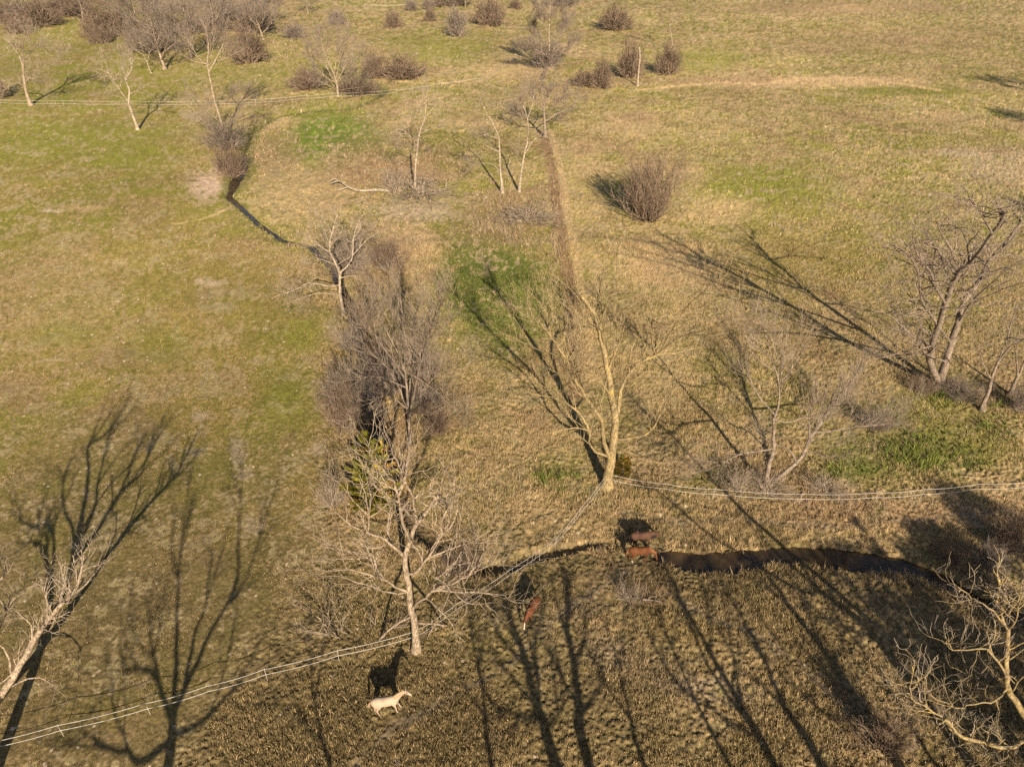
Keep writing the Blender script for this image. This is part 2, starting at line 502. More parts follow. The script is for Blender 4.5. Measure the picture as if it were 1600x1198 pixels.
def proto_shrub(R, H, W, stems, dmul=1.0, rmul=1.0, scale=1.0, style='brush'):
    limbs, twigs = Tubes(), Tubes()
    for k in range(stems):
        az = R.uniform(0, 6.283); ce = R.uniform(.12, 1.0); se = math.sqrt(1 - ce * ce)
        w = W * .5 * R.uniform(.7, 1.05)
        p = (math.cos(az) * .10 * W * se, math.sin(az) * .10 * W * se, -.1)
        tip = (math.cos(az) * w * se * R.uniform(.7, 1.1), math.sin(az) * w * se * R.uniform(.7, 1.1), H * ce * R.uniform(.6, 1.12))
        d = vnorm((tip[0] - p[0], tip[1] - p[1], (tip[2] - p[2]) * 1.25))
        ln = vdist(p, tip) * .92
        pts = crooked(R, p, d, ln, 6, .26, -.05)
        rads = [max(.009, .026 * (1 - .75 * i / 6)) * rmul for i in range(7)]
        limbs.add(pts, rads, 4)
        grow(R, limbs, twigs, pts, rads, 0, STY[style], scale, dmul, 2, rmul)
    return limbs, twigs

def cedar_meshes(R, H, W, n, palette, crown=0.0):
    """evergreen: trunk and crown of many small upswept sprays"""
    tr = Tubes(); pts = crooked(R, (0, 0, -.2), (0, 0, 1), H * .95, 7, .05, .1)
    tr.add(pts, [.16 * (1 - .85 * i / 7) for i in range(8)], 7)
    V, T, C = [], [], []
    lumps = [(R.uniform(0, 6.283), R.uniform(.12, .9), R.uniform(.75, 1.2)) for _ in range(26)]
    boughs = []
    for i in range(95):
        h = R.random() ** 1.2 * .97; az = R.uniform(0, 6.283)
        boughs.append((h, az, W * .5 * (1 - h) ** .72 * (.6 + .4 * min(1, h * 6)) * R.uniform(.72, 1.1), R.uniform(.15, .5), 0 if R.random() < .6 else (1 if R.random() < .5 else 2)))
    for i in range(0 if crown else n):
        h, az, ln, rise, tone = boughs[int(R.random() * 95)]
        t = R.uniform(.25, 1.0) ** .7; sp = .34 * (1.15 - t)
        c = (math.cos(az) * ln * t + R.uniform(-sp, sp), math.sin(az) * ln * t + R.uniform(-sp, sp), .25 + h * H * .94 + ln * t * rise * t + R.uniform(-.08, .12))
        out = vnorm((math.cos(az), math.sin(az), R.uniform(.3, 1.1)))
        col = palette[tone] if R.random() < .8 else palette[0]; s = R.uniform(.65, 1.3)
        for q in range(3):
            d = vnorm(vadd(out, rand_unit(R), .5)); l = R.uniform(.14, .32); w = R.uniform(.022, .055)
            sd_ = vnorm((d[1] * .8 - d[2] * .3 + R.uniform(-.3, .3), d[2] * .5 - d[0], d[0] * .3 + R.uniform(-.3, .3)))
            b = len(V); m = vadd(c, d, l * .45)
            V += [c, vadd(m, sd_, w), vadd(c, d, l), vadd(m, sd_, -w)]
            T += [(b, b + 1, b + 2), (b, b + 2, b + 3)]; C += [tuple(x * s for x in col)] * 4
    for i in range(n if crown else 0):
        h = R.random() ** 1.25
        az = R.uniform(0, 6.283)
        prof = (1 - h) ** .75 * (.55 + .45 * min(1, h * 6))
        if crown: h = R.random(); prof = math.sqrt(max(.02, 1 - (2 * h - 1) ** 2))
        k = 0
        for la, lh, lr in lumps:
            da = abs((az - la + math.pi) % (2 * math.pi) - math.pi)
            k = max(k, lr * math.exp(-(da / .45) ** 2 - ((h - lh) / .11) ** 2))
        rad = W * .5 * prof * (.62 + .45 * k) * math.sqrt(R.uniform(.25, 1.05))
        c = (math.cos(az) * rad, math.sin(az) * rad, .25 + (crown + h * (1 - crown)) * H * .96 + .1 * rad)
        out = vnorm((math.cos(az), math.sin(az), R.uniform(.35, 1.3)))
        col = palette[0] if R.random() < .72 else palette[1]
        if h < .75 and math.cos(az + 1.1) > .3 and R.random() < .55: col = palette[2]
        s = R.uniform(.6, 1.35)
        for q in range(3):
            d = vnorm(vadd(out, rand_unit(R), .55)); l = R.uniform(.18, .42) * (2.2 if crown else 1); w = R.uniform(.03, .075) * (2.5 if crown else 1)
            sd_ = vnorm((d[1] * .8 - d[2] * .3 + R.uniform(-.3, .3), d[2] * .5 - d[0], d[0] * .3 + R.uniform(-.3, .3)))
            b = len(V)
            m = vadd(c, d, l * .45)
            V += [c, vadd(m, sd_, w), vadd(c, d, l), vadd(m, sd_, -w)]
            T += [(b, b + 1, b + 2), (b, b + 2, b + 3)]
            C += [tuple(x * s for x in col)] * 4
    return tr.mesh("trunk", M_BARK_GREY), mesh_from("foliage", V, tris=T, mat=M_LEAF, colors=np.array(C))

#@@GROUND
# ------------------------------------------------------------------ ground: one sheet, finer where it is nearer
GREEN = np.array((.182, .192, .030)); OLIVE = np.array((.232, .184, .056)); TAN = np.array((.475, .345, .190))
BROWN = np.array((.250, .162, .095)); LUSH = np.array((.105, .125, .028)); DIRT = np.array((.47, .38, .29)); MUD = np.array((.085, .060, .040))
UMBER = np.array((.150, .115, .055))

PATCHES = [  # px, py, rx, ry, colour, strength: patches of different grass
    (512, 222, 90, 54, np.array((.135, .185, .026)), 1.0), (430, 190, 40, 14, TAN, .6), (480, 300, 90, 55, TAN, .65), (430, 240, 45, 40, BROWN * 1.2, .4),
    (768, 445, 105, 92, np.array((.105, .140, .024)), .95), (800, 500, 50, 60, np.array((.11, .140, .025)), .75), (705, 400, 30, 30, LUSH, .6), (790, 340, 80, 55, BROWN, .55), (560, 250, 60, 40, BROWN, .5), (620, 270, 110, 26, BROWN * 1.25, .7),
    (650, 330, 70, 25, DIRT * .85, .6), (640, 380, 60, 40, TAN, .8), (610, 400, 40, 30, BROWN, .5), (322, 290, 27, 24, np.array((.52, .39, .30)), .95), (345, 262, 14, 12, np.array((.48, .36, .28)), .8), (300, 180, 22, 8, DIRT, .5),
    (225, 330, 45, 32, BROWN, .45), (370, 385, 45, 18, BROWN, .55), (330, 460, 30, 14, DIRT * .8, .35), (455, 587, 14, 7, DIRT * .9, .55), (350, 478, 22, 7, DIRT * .9, .5),
    (80, 330, 18, 3, DIRT, .8), (130, 225, 160, 40, GREEN * 1.1, .6), (400, 110, 120, 40, GREEN, .4), (690, 75, 90, 25, GREEN * 1.1, .5), (790, 110, 70, 18, TAN, .6),
    (1300, 128, 170, 10, TAN, .9), (1150, 125, 90, 8, BROWN * 1.2, .6), (1420, 142, 120, 7, GREEN * .8, .7), (1100, 95, 70, 20, GREEN * 1.1, .6),
    (990, 195, 50, 24, TAN * .9, .6), (1000, 182, 30, 9, BROWN, .6), (1170, 290, 90, 35, GREEN, .7), (1240, 300, 80, 50, GREEN * 1.1, .6), (1130, 330, 60, 26, TAN, .5),
    (1400, 60, 200, 25, BROWN * 1.2, .3), (1300, 12, 200, 10, BROWN * 1.4, .5), (1250, 400, 130, 80, OLIVE, .5), (1560, 260, 60, 30, DIRT * .8, .35), (1500, 240, 40, 8, DIRT * .8, .5),
    (910, 330, 45, 120, TAN, .35), (1030, 400, 90, 60, TAN, .5), (1400, 705, 120, 46, LUSH * 1.15, .7), (1470, 640, 90, 60, GREEN * .8, .6), (1540, 700, 60, 30, GREEN * .8, .5), (1340, 735, 60, 16, LUSH * 1.3, .6), (880, 740, 60, 50, GREEN, .3),
    (1350, 800, 260, 26, BROWN * 1.25, .55), (1130, 800, 130, 30, TAN * .9, .5), (830, 800, 60, 40, TAN, .55), (1060, 1000, 90, 60, OLIVE * .9, .5), (960, 1060, 130, 66, DIRT * .62, .5), (1000, 1125, 60, 16, DIRT * .8, .5), (930, 1012, 40, 12, DIRT * .78, .5), (1150, 1085, 50, 14, DIRT * .72, .45), (1090, 1065, 40, 10, DIRT * .9, .5), (870, 950, 40, 14, DIRT * .7, .4),
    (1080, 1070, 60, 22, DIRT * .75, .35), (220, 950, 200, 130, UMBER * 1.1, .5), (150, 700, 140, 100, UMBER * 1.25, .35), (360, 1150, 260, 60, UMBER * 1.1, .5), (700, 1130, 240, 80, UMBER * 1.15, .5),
    (520, 600, 26, 70, BROWN, .5), (590, 660, 70, 60, BROWN * .8, .5), (1480, 920, 110, 26, BROWN * .9, .6), (1380, 900, 110, 14, TAN * .8, .4),
    (1010, 935, 40, 8, DIRT * .7, .5), (280, 420, 150, 120, OLIVE * 1.05, .4), (90, 460, 120, 120, TAN * .75, .35),
    (370, 700, 16, 24, DIRT * .85, .55), (500, 700, 16, 14, DIRT * .8, .55), (310, 650, 18, 11, DIRT * .85, .5), (385, 742, 16, 10, DIRT * .85, .5), (305, 705, 18, 8, DIRT * .8, .45), (395, 820, 20, 14, DIRT * .75, .4), (330, 442, 24, 5, DIRT * .95, .6), (310, 440, 8, 5, DIRT, .5), (130, 325, 30, 5, TAN, .5), (20, 620, 60, 30, BROWN * .9, .4), (200, 560, 80, 24, BROWN * .95, .35), (100, 520, 60, 20, GREEN * .9, .5), (250, 540, 50, 30, GREEN * .9, .45), (470, 520, 34, 26, GREEN, .6), (440, 610, 40, 40, GREEN * .95, .5), (1390, 935, 50, 18, BROWN, .4),
]

def ground_color(x, y):
    px, py = pix_of(x, y)
    z = pasture_zone(px, py)
    n1, n2, n3 = fbm(x, y, 14, 41, 3), fbm(x, y, 4.5, 44, 3), fbm(x, y, 1.3, 47, 2)
    far = 1 + np.clip((y - 60) / 160, 0, 2)
    n4 = vnoise(x, y, .45 * far, 52)
    tu = tuft(x, y, far)
    n5 = vnoise(x, y, .22 * np.minimum(far, 2), 53)
    # short pasture: olive with green and straw; rough pasture: straw tufts over green
    g = smooth(.38, .64, n1 * .5 + n2 * .5)[..., None]
    left = OLIVE * (1 - .6 * g) + GREEN * (.6 * g)
    n6 = fbm(x, y, 2.2, 57, 3)
    tl = (smooth(.46, .70, n6 * .4 + n3 * .2 + n5 * .4) * .8)[..., None]
    left = left * (1 - tl) + (TAN * .66 + BROWN * .34) * tl
    bl = (smooth(.55, .70, fbm(x, y, 5.0, 67, 4)) * .55)[..., None]
    left = left * (1 - bl) + (BROWN * .7 + TAN * .28) * (.75 + .5 * n5[..., None]) * bl
    dl = (smooth(.52, .25, n4 * .5 + n5 * .5) * .5)[..., None]
    left = left * (1 - dl) + (GREEN * .55 + UMBER * .2) * dl
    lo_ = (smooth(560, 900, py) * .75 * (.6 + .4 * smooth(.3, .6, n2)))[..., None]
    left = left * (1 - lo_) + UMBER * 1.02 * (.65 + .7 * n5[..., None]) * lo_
    upg = (smooth(420, 120, py) * .35 * smooth(.3, .6, n2))[..., None]
    left = left * (1 - upg) + GREEN * 1.15 * upg
    gr = smooth(.40, .66, n1 * .5 + n2 * .5)[..., None]
    right = TAN * .70 * (1 - .62 * gr) + GREEN * .8 * (.62 * gr)
    fm = smooth(70, 130, y)
    m1, m2 = fbm(x, y, 5.5, 101, 4), fbm(x, y, 3.2, 107, 3)
    k1 = (smooth(.52, .68, m1) * .5 * fm)[..., None]; k2 = (smooth(.56, .70, m2) * .5 * fm)[..., None]
    ug = (smooth(760, 300, py) * .95 * smooth(.30, .58, n1 * .5 + n6 * .5))[..., None]
    right = right * (1 - ug) + (GREEN * .9 + OLIVE * .2) * ug
    right = right * (1 - k1) + (TAN * .72 + BROWN * .22) * k1
    right = right * (1 - k2) + (BROWN * .62 + GREEN * .2) * k2
    tr = (smooth(.28, .8, tu * .6 + n5 * .4) * (.18 + .72 * smooth(.36, .62, n6 * .6 + n3 * .4)))[..., None]
    right = right * (1 - tr) + TAN * 1.02 * tr
    br = (smooth(.56, .72, fbm(x, y, 6.5, 66, 3)) * .45)[..., None]
    right = right * (1 - br) + BROWN * .95 * (.7 + .6 * n5[..., None]) * br
    gd = (smooth(.52, .12, tu * .6 + n5 * .4) * .75)[..., None]  # shade in the hollows between tufts, painted into the colour
    right = right * (1 - gd) + (UMBER * .55 + GREEN * .30) * gd
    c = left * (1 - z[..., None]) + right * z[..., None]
    for qx, qy, rx, ry, col, s in PATCHES:
        e = ((px - qx) / rx) ** 2 + ((py - qy) / ry) ** 2
        k = np.where(e < 5, np.exp(-e) * 1.25, 0)
        k = smooth(.15, .95, k + (n6 - .5) * 1.0 + (n4 - .5) * .45 + (n5 - .5) * .5)[..., None] * s
        c = c * (1 - k) + col * (.8 + .4 * n4[..., None]) * k
    # the near ground by the creek is browner, its colour also lowered for the tufts' own shade
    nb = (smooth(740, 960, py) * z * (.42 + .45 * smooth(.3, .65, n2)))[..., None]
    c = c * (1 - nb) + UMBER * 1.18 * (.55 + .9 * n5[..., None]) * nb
    d, hw, _ = dist_line(x, y, TRAIL)
    k = ((1 - smooth(hw * .5, hw * 1.6, d + (n3 - .5) * 1.2)) * .85)[..., None]
    c = c * (1 - k) + BROWN * .82 * (.7 + .6 * n4[..., None]) * k
    d2, hw, _ = dist_line(x - 1.5, y, TRAIL)
    k = ((1 - smooth(hw * .3, hw * 1.1, d2 + (n3 - .5) * .8)) * .6)[..., None]
    c = c * (1 - k) + TAN * .9 * k
    d, hw, _ = dist_line(x, y, TRACK)
    k = ((1 - smooth(hw * .5, hw * 1.5, d + (n3 - .5) * 1.2)) * .35)[..., None]
    c = c * (1 - k) + DIRT * .7 * k
    for ln, pale, s_ in PATHS:
        d, hw, _ = dist_line(x, y, ln)
        k = ((1 - smooth(hw * .3, hw * 1.5, d + (n3 - .5) * (.7 + .8 * pale) + (n5 - .5) * .4)) * s_)[..., None]
        c = c * (1 - k) + (TAN * 1.12 if pale else DIRT * .42) * (.75 + .5 * n4[..., None]) * k
    for i, ln in enumerate(CREEK):
        d, hw, dp = dist_line(x, y, ln)
        k = ((1 - smooth(hw * .6, hw * 1.0 + .1, d + (n3 - .5) * .5 + (n5 - .5) * .35)) * (.9 if i == 0 else .9 - .6 * smooth(780, 830, py)))[..., None]
        c = c * (1 - k) + MUD * (.7 + .9 * n3[..., None]) * k
        if i == 1:
            k = ((1 - smooth(hw * 1.2, hw * 2 + .5, np.abs(d - hw * .9) + (n3 - .5))) * smooth(460, 380, py) * .5)[..., None]
            c = c * (1 - k) + LUSH * .9 * k
    # dead leaves and dung specks, pale stones
    sp = _hash(np.floor(x / .16), np.floor(y / .16), 77)
    pale = (sp > .9968) & (n2 > .45)
    c = np.where(pale[..., None], DIRT * 1.25, c)
    c = c * (.80 + .40 * fbm(x, y, 27, 61, 2))[..., None]
    return c

def shaded_thatch(x, y):
    """matted ground: darker soil, with the shade between near blades put into its colour"""
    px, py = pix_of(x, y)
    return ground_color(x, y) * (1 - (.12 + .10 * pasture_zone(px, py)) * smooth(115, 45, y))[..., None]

def build_ground():
    ys = np.arange(1262, -118, -1.65)
    ang = PITCH + np.arctan((ys - 599) / F)
    d = CAMH / np.tan(ang)
    d = np.concatenate([[-400, -150, -70, -40, -20, -8, 0, 5, 10, 14], d[d > 16], [700, 900, 1300, 2000, 3000]])
    u = np.arange(-190, 1792, 1.65)
    u = np.concatenate([[-9000, -3500, -1500, -700, -400, -260], u, [1860, 2000, 2300, 3100, 5100, 10600]])
    dep = np.maximum(d * CP + CAMH * SP, 16.0)
    X = (u[None, :] - 800) / F * dep[:, None]
    X = np.clip(X, -3000 + np.arange(len(u))[None, :] * .01, 3000 + np.arange(len(u))[None, :] * .01)
    Y = np.repeat(d[:, None], len(u), axis=1)
    Z = height(X, Y)
    C = shaded_thatch(X, Y)
    nr, nc = X.shape
    V = np.stack([X, Y, Z], axis=-1).reshape(-1, 3)
    i = np.arange(nr - 1)[:, None] * nc; j = np.arange(nc - 1)[None, :]
    Q = np.stack([i + j, i + j + 1, i + nc + j + 1, i + nc + j], axis=-1).reshape(-1, 4)
    me = mesh_from("ground", V, Q, mat=M_GROUND, colors=C.reshape(-1, 3), smooth_=True)
    tag(add_obj("ground", me), kind='structure')
build_ground()

def water_strip(name, ln, lo, hi, level):
    V, Q = [], []
    pts = ln[lo:hi]
    dense = []
    for a, b in zip(pts[:-1], pts[1:]):
        for s in range(6): dense.append(tuple(a[k] + (b[k] - a[k]) * s / 6 for k in range(4)))
    dense.append(pts[-1])
    for i, p in enumerate(dense):
        q, o = dense[min(i + 1, len(dense) - 1)], dense[max(i - 1, 0)]
        tx, ty = q[0] - o[0], q[1] - o[1]; l = math.hypot(tx, ty) or 1
        nx, ny = -ty / l, tx / l; w = p[2] * 1.35 + .3
        z = hz(p[0] + nx * 4, p[1] + ny * 4) * .5 + hz(p[0] - nx * 4, p[1] - ny * 4) * .5 - p[3] * level
        V += [(p[0] + nx * w, p[1] + ny * w, z), (p[0] - nx * w, p[1] - ny * w, z)]
    # keep the level falling smoothly
    zs = np.array([v[2] for v in V]); m = np.convolve(np.pad(zs, 12, mode='edge'), np.ones(25) / 25, 'valid')
    V = [(v[0], v[1], float(m[k])) for k, v in enumerate(V)]
    for i in range(len(dense) - 1): Q.append((2 * i, 2 * i + 1, 2 * i + 3, 2 * i + 2))
    tag(add_obj(name, mesh_from(name, V, Q, mat=M_WATER, smooth_=True)), kind='structure')
water_strip("creek_water", CREEK[0], 0, 14, .5)
water_strip("creek_water", CREEK[1], 9, 21, .72)

HORSE_SPOTS = [ground(q[0], q[1])[:2] for q in ((992, 878), (1012, 878), (992, 858), (1016, 856), (604, 1118), (830, 968))]

def blades(name, n, yr, hgt, wid, per, seed, density=None, colfn=None, lean=.6, straw=None):
    rg = np.random.default_rng(seed)
    # spread evenly over the visible fan of ground, more of them nearer
    yy = yr[0] + (yr[1] - yr[0]) * rg.random(n * 2) ** 1.15
    dep = yy * CP + CAMH * SP
    xx = (rg.random(n * 2) * 2 - 1) * .86 * dep
    px, py = pix_of(xx, yy)
    keep = rg.random(n * 2) < (density(xx, yy, px, py) if density else 1)
    for ln in CREEK:
        d, hw, _ = dist_line(xx, yy, ln); keep &= d > hw * .9
    for ln, pale, _s in PATHS[:3]:
        d, hw, _ = dist_line(xx, yy, ln); keep &= (d > hw * .8) | (rg.random(n * 2) < .35)
    for hx, hy in HORSE_SPOTS: keep &= (np.hypot(xx - hx, (yy - hy) * .9) > 1.0 + .5 * rg.random(n * 2)) | (rg.random(n * 2) < .15)   # trodden where they stand
    xx, yy = xx[keep][:n], yy[keep][:n]; m = len(xx)
    zz = height(xx, yy); col = colfn(xx, yy, rg) if colfn else ground_color(xx, yy)
    sc = (.6 + .8 * rg.random(m)) * (.45 + 1.1 * smooth(.3, .7, fbm(xx, yy, 3.5, 91, 3)))
    X = np.repeat(xx, per) + rg.normal(0, .07 * sc.repeat(per)) ; Y = np.repeat(yy, per) + rg.normal(0, .07 * sc.repeat(per)); Z = np.repeat(zz, per)
    N = m * per; az = rg.random(N) * 6.283; h = hgt * np.repeat(sc * (.38 + .62 * pasture_zone(*pix_of(xx, yy))), per) * (.5 + .8 * rg.random(N)); le = lean * rg.random(N) * h
    w = wid * (.7 + .6 * rg.random(N)); pa = rg.random(N) * 6.283
    B = np.stack([X, Y, Z - .04], -1); side = np.stack([np.cos(pa) * w, np.sin(pa) * w, 0 * w], -1)
    tip = B + np.stack([np.cos(az) * le, np.sin(az) * le, h + .04], -1)
    V = np.stack([B - side, B + side, tip], 1).reshape(-1, 3)
    c = np.repeat(col * (.75 + .5 * rg.random((m, 1))), per, 0) * (.8 + .45 * rg.random((N, 1)))
    if straw is not None:
        s_ = (rg.random((N, 1)) < straw); c = np.where(s_, TAN * (.7 + .5 * rg.random((N, 1))), c)
    C = np.stack([c, c, c * 1.1], 1).reshape(-1, 3)
    tag(add_obj(name, mesh_from(name, V, tris=np.arange(N * 3).reshape(-1, 3), mat=M_GRASS, colors=C)), kind='stuff')

def dens_rough(x, y, px, py):
    return .75 + .25 * pasture_zone(px, py) * smooth(.22, .55, fbm(x, y, 2.2, 71, 3))
blades("pasture_grass", 230000, (18, 95), .15, .020, 6, 5, dens_rough, lean=1.0, straw=.16)
blades("distant_grass", 60000, (90, 330), .16, .05, 4, 6, dens_rough, lean=1.0, straw=.12)

WEEDS = [(225, 330, 50, 30), (370, 385, 55, 18), (300, 372, 50, 14), (430, 235, 45, 45), (560, 258, 70, 34), (650, 275, 120, 30), (800, 335, 80, 60), (690, 250, 80, 40),
         (1000, 184, 40, 14), (870, 330, 16, 130), (895, 520, 14, 90), (1150, 128, 120, 9), (1310, 130, 170, 9), (520, 620, 24, 90), (480, 400, 80, 40), (610, 385, 70, 50),
         (1400, 780, 260, 30), (1480, 900, 140, 40), (700, 860, 90, 40), (850, 850, 100, 22), (560, 770, 50, 50), (1010, 320, 45, 14), (220, 165, 200, 6), (1000, 925, 60, 14),
         (440, 85, 100, 30), (980, 120, 110, 16), (1160, 740, 100, 26), (1560, 640, 60, 40), (330, 250, 40, 50), (800, 120, 90, 16), (1360, 1140, 60, 40), (160, 60, 200, 14)]
def dens_weed(x, y, px, py):
    k = np.zeros_like(x)
    for qx, qy, rx, ry in WEEDS:
        k = np.maximum(k, np.exp(-((px - qx) / rx) ** 2 - ((py - qy) / ry) ** 2))
    return np.clip(smooth(.25, .8, k * (.6 + .8 * fbm(x, y, 2.5, 81, 2))), 0, 1)
def col_weed(x, y, rg):
    t = rg.random((len(x), 1))
    return np.array((.19, .14, .10)) * (1 - t) + np.array((.36, .27, .18)) * t
blades("dry_weeds", 26000, (18, 110), .42, .013, 7, 15, dens_weed, col_weed, .7)
blades("distant_weeds", 26000, (90, 330), .48, .03, 6, 16, dens_weed, col_weed, .9)

def bank_density(x, y, px, py):
    k = np.zeros_like(x)
    for ln in CREEK:
        d, hw, _ = dist_line(x, y, ln); k = np.maximum(k, (1 - smooth(hw + .25, hw + 1.1, d)))
    return k * (.35 + .65 * smooth(.4, .55, vnoise(x, y, 1.1, 95)))
def bank_color(x, y, rg):
    px, py = pix_of(x, y); t = rg.random((len(x), 1)); g = smooth(470, 390, py)[:, None] * .7
    return (TAN * (.55 + .5 * t)) * (1 - g) + LUSH * (.8 + .5 * t) * g
blades("bank_grass", 26000, (24, 75), .34, .022, 7, 25, bank_density, bank_color, 1.3)
def briar_density(x, y, px, py):
    k = np.zeros_like(x)
    for qx, qy, rx, ry in [(1335, 736, 50, 12), (1440, 700, 60, 34), (1500, 720, 60, 20), (1390, 650, 40, 22), (1480, 625, 40, 20), (1560, 660, 40, 30), (1120, 745, 40, 14), (870, 740, 30, 24)]:
        k = np.maximum(k, np.exp(-((px - qx) / rx) ** 2 - ((py - qy) / ry) ** 2))
    return smooth(.2, .7, k * (.5 + fbm(x, y, 1.8, 131, 3)))
def briar_color(x, y, rg):
    t = rg.random((len(x), 1)); return np.array((.07, .105, .02)) * (1 - t) + np.array((.16, .17, .04)) * t
blades("briars", 9000, (38, 70), .48, .035, 9, 27, briar_density, briar_color, 1.1)
blades("distant_bank_grass", 12000, (70, 200), .40, .05, 5, 26, bank_density, bank_color, 1.2)

# ------------------------------------------------------------------ near trees, limbs traced from the photograph
traced_tree("bare_tree", (650, 1015), [
    (.36, .13, [(650, 1015), (648, 975), (641, 940), (635, 900), (633, 872), (641, 845), (650, 820), (672, 792), (686, 772)]),
    (.15, .03, [(633, 872), (620, 858), (602, 842), (575, 832), (550, 822), (523, 798)]),
    (.13, .03, [(615, 855), (606, 832), (607, 812), (615, 788)]),
    (.14, .03, [(641, 845), (627, 807), (618, 762), (602, 738), (585, 720), (577, 698)]),
    (.12, .03, [(648, 818), (645, 775), (625, 735), (611, 700)]),
    (.09, .02, [(622, 775), (634, 742), (640, 712)]),
    (.09, .02, [(575, 832), (573, 785), (560, 746)]),
    (.14, .03, [(636, 905), (652, 892), (665, 875), (687, 840), (691, 812), (712, 780)]),
    (.10, .02, [(668, 870), (700, 858), (726, 850), (762, 830)]),
    (.10, .02, [(687, 840), (710, 812), (716, 770)]),
    (.14, .03, [(647, 945), (660, 936), (675, 923), (700, 913), (733, 898), (768, 880), (802, 866)]),
    (.10, .02, [(678, 923), (725, 925), (775, 928), (802, 942)]),
    (.08, .02, [(733, 898), (752, 870), (757, 840)]),
    (.13, .03, [(638, 933), (616, 916), (600, 905), (560, 893), (520, 888)]),
    (.10, .02, [(600, 905), (580, 875), (545, 862), (505, 848)]),
    (.10, .02, [(637, 928), (610, 925), (570, 912), (530, 900), (498, 903)]),
    (.14, .03, [(644, 968), (615, 978), (588, 1003), (560, 1034), (535, 1043)]),
    (.11, .02, [(605, 985), (580, 1008), (540, 998), (512, 978), (492, 960), (457, 944)]),
    (.08, .02, [(548, 1000), (510, 990), (465, 982)]),
    (.08, .02, [(588, 1005), (545, 1042), (495, 1072)]),
    (.12, .03, [(649, 978), (670, 974), (690, 976), (730, 979), (775, 998)]),
    (.08, .02, [(690, 976), (706, 1000), (722, 1024)]),
    (.08, .02, [(734, 984), (750, 1020), (788, 1044)]),
    ], 'clear', "pale spreading bare tree whose trunk the white fence tape passes, behind the white horse", "tree", M_BARK_TAN, M_TWIG_TAN, 11, depth=.75, dmul=1.15, scale=1.2, thick=.9)

traced_tree("bare_tree", (948, 758), [
    (.55, .16, [(948, 758), (953, 730), (957, 700), (962, 662), (955, 620), (950, 580), (942, 540), (936, 510), (925, 485), (907, 460)]),
    (.16, .03, [(953, 582), (960, 555), (968, 535), (976, 510)]),
    (.24, .05, [(950, 722), (943, 690), (942, 670), (935, 648), (912, 615), (898, 592), (882, 557), (860, 525), (845, 505)]),
    (.15, .03, [(946, 714), (930, 706), (920, 690), (920, 672), (887, 670), (858, 676)]),
    (.13, .03, [(920, 672), (905, 645), (880, 626), (860, 620), (825, 612)]),
    (.12, .03, [(884, 560), (850, 550), (822, 536)]),
    (.10, .02, [(860, 525), (850, 500), (838, 478)]),
    (.15, .03, [(958, 692), (990, 683), (1017, 672), (1032, 645), (1044, 622), (1056, 600)]),
    (.20, .06, [(961, 660), (970, 610), (982, 585), (1002, 565), (1025, 555), (1065, 549), (1080, 530)]),
    (.12, .03, [(1025, 555), (1062, 527), (1100, 517), (1146, 495)]),
    (.12, .03, [(1022, 556), (1018, 522), (1020, 495), (1010, 470)]),
    (.11, .03, [(1040, 540), (1067, 487), (1102, 453)]),
    (.12, .03, [(936, 510), (950, 475), (958, 445)]),
    (.10, .02, [(938, 520), (912, 500), (885, 470)]),
    (.10, .02, [(955, 620), (935, 590), (910, 572)]),
    ], 'fine', "tall yellow-barked bare tree standing where the two white fence lines meet", "tree", M_BARK_GOLD, M_TWIG_GOLD, 12, depth=.8, scale=1.4, dmul=.85)

traced_tree("forked_tree", (1200, 760), [
    (.27, .05, [(1197, 762), (1201, 730), (1209, 700), (1209, 675), (1208, 655), (1216, 635), (1217, 600), (1206, 560), (1200, 530)]),
    (.25, .04, [(1222, 765), (1245, 722), (1265, 687), (1287, 655), (1306, 625), (1326, 600), (1346, 574)]),
    (.13, .04, [(1246, 720), (1232, 702), (1210, 696)]),
    (.09, .02, [(1250, 715), (1275, 706), (1290, 718)]),
    (.10, .02, [(1208, 655), (1235, 659), (1257, 652), (1290, 655)]),
    (.09, .02, [(1298, 634), (1336, 632)]),
    (.11, .02, [(1274, 680), (1305, 672), (1333, 666), (1385, 662), (1424, 640)]),
    (.11, .02, [(1206, 700), (1165, 707), (1130, 722), (1119, 750)]),
    (.10, .02, [(1212, 645), (1180, 610), (1160, 585)]),
    (.08, .02, [(1216, 600), (1240, 570), (1262, 540)]),
    (.08, .02, [(1207, 565), (1180, 540), (1165, 510)]),
    ], 'fine', "thin V-forked bare tree with its foot right behind the white fence", "tree", M_BARK_GREY, M_TWIG_MID, 13, depth=.8, dmul=1.15, scale=1.4)

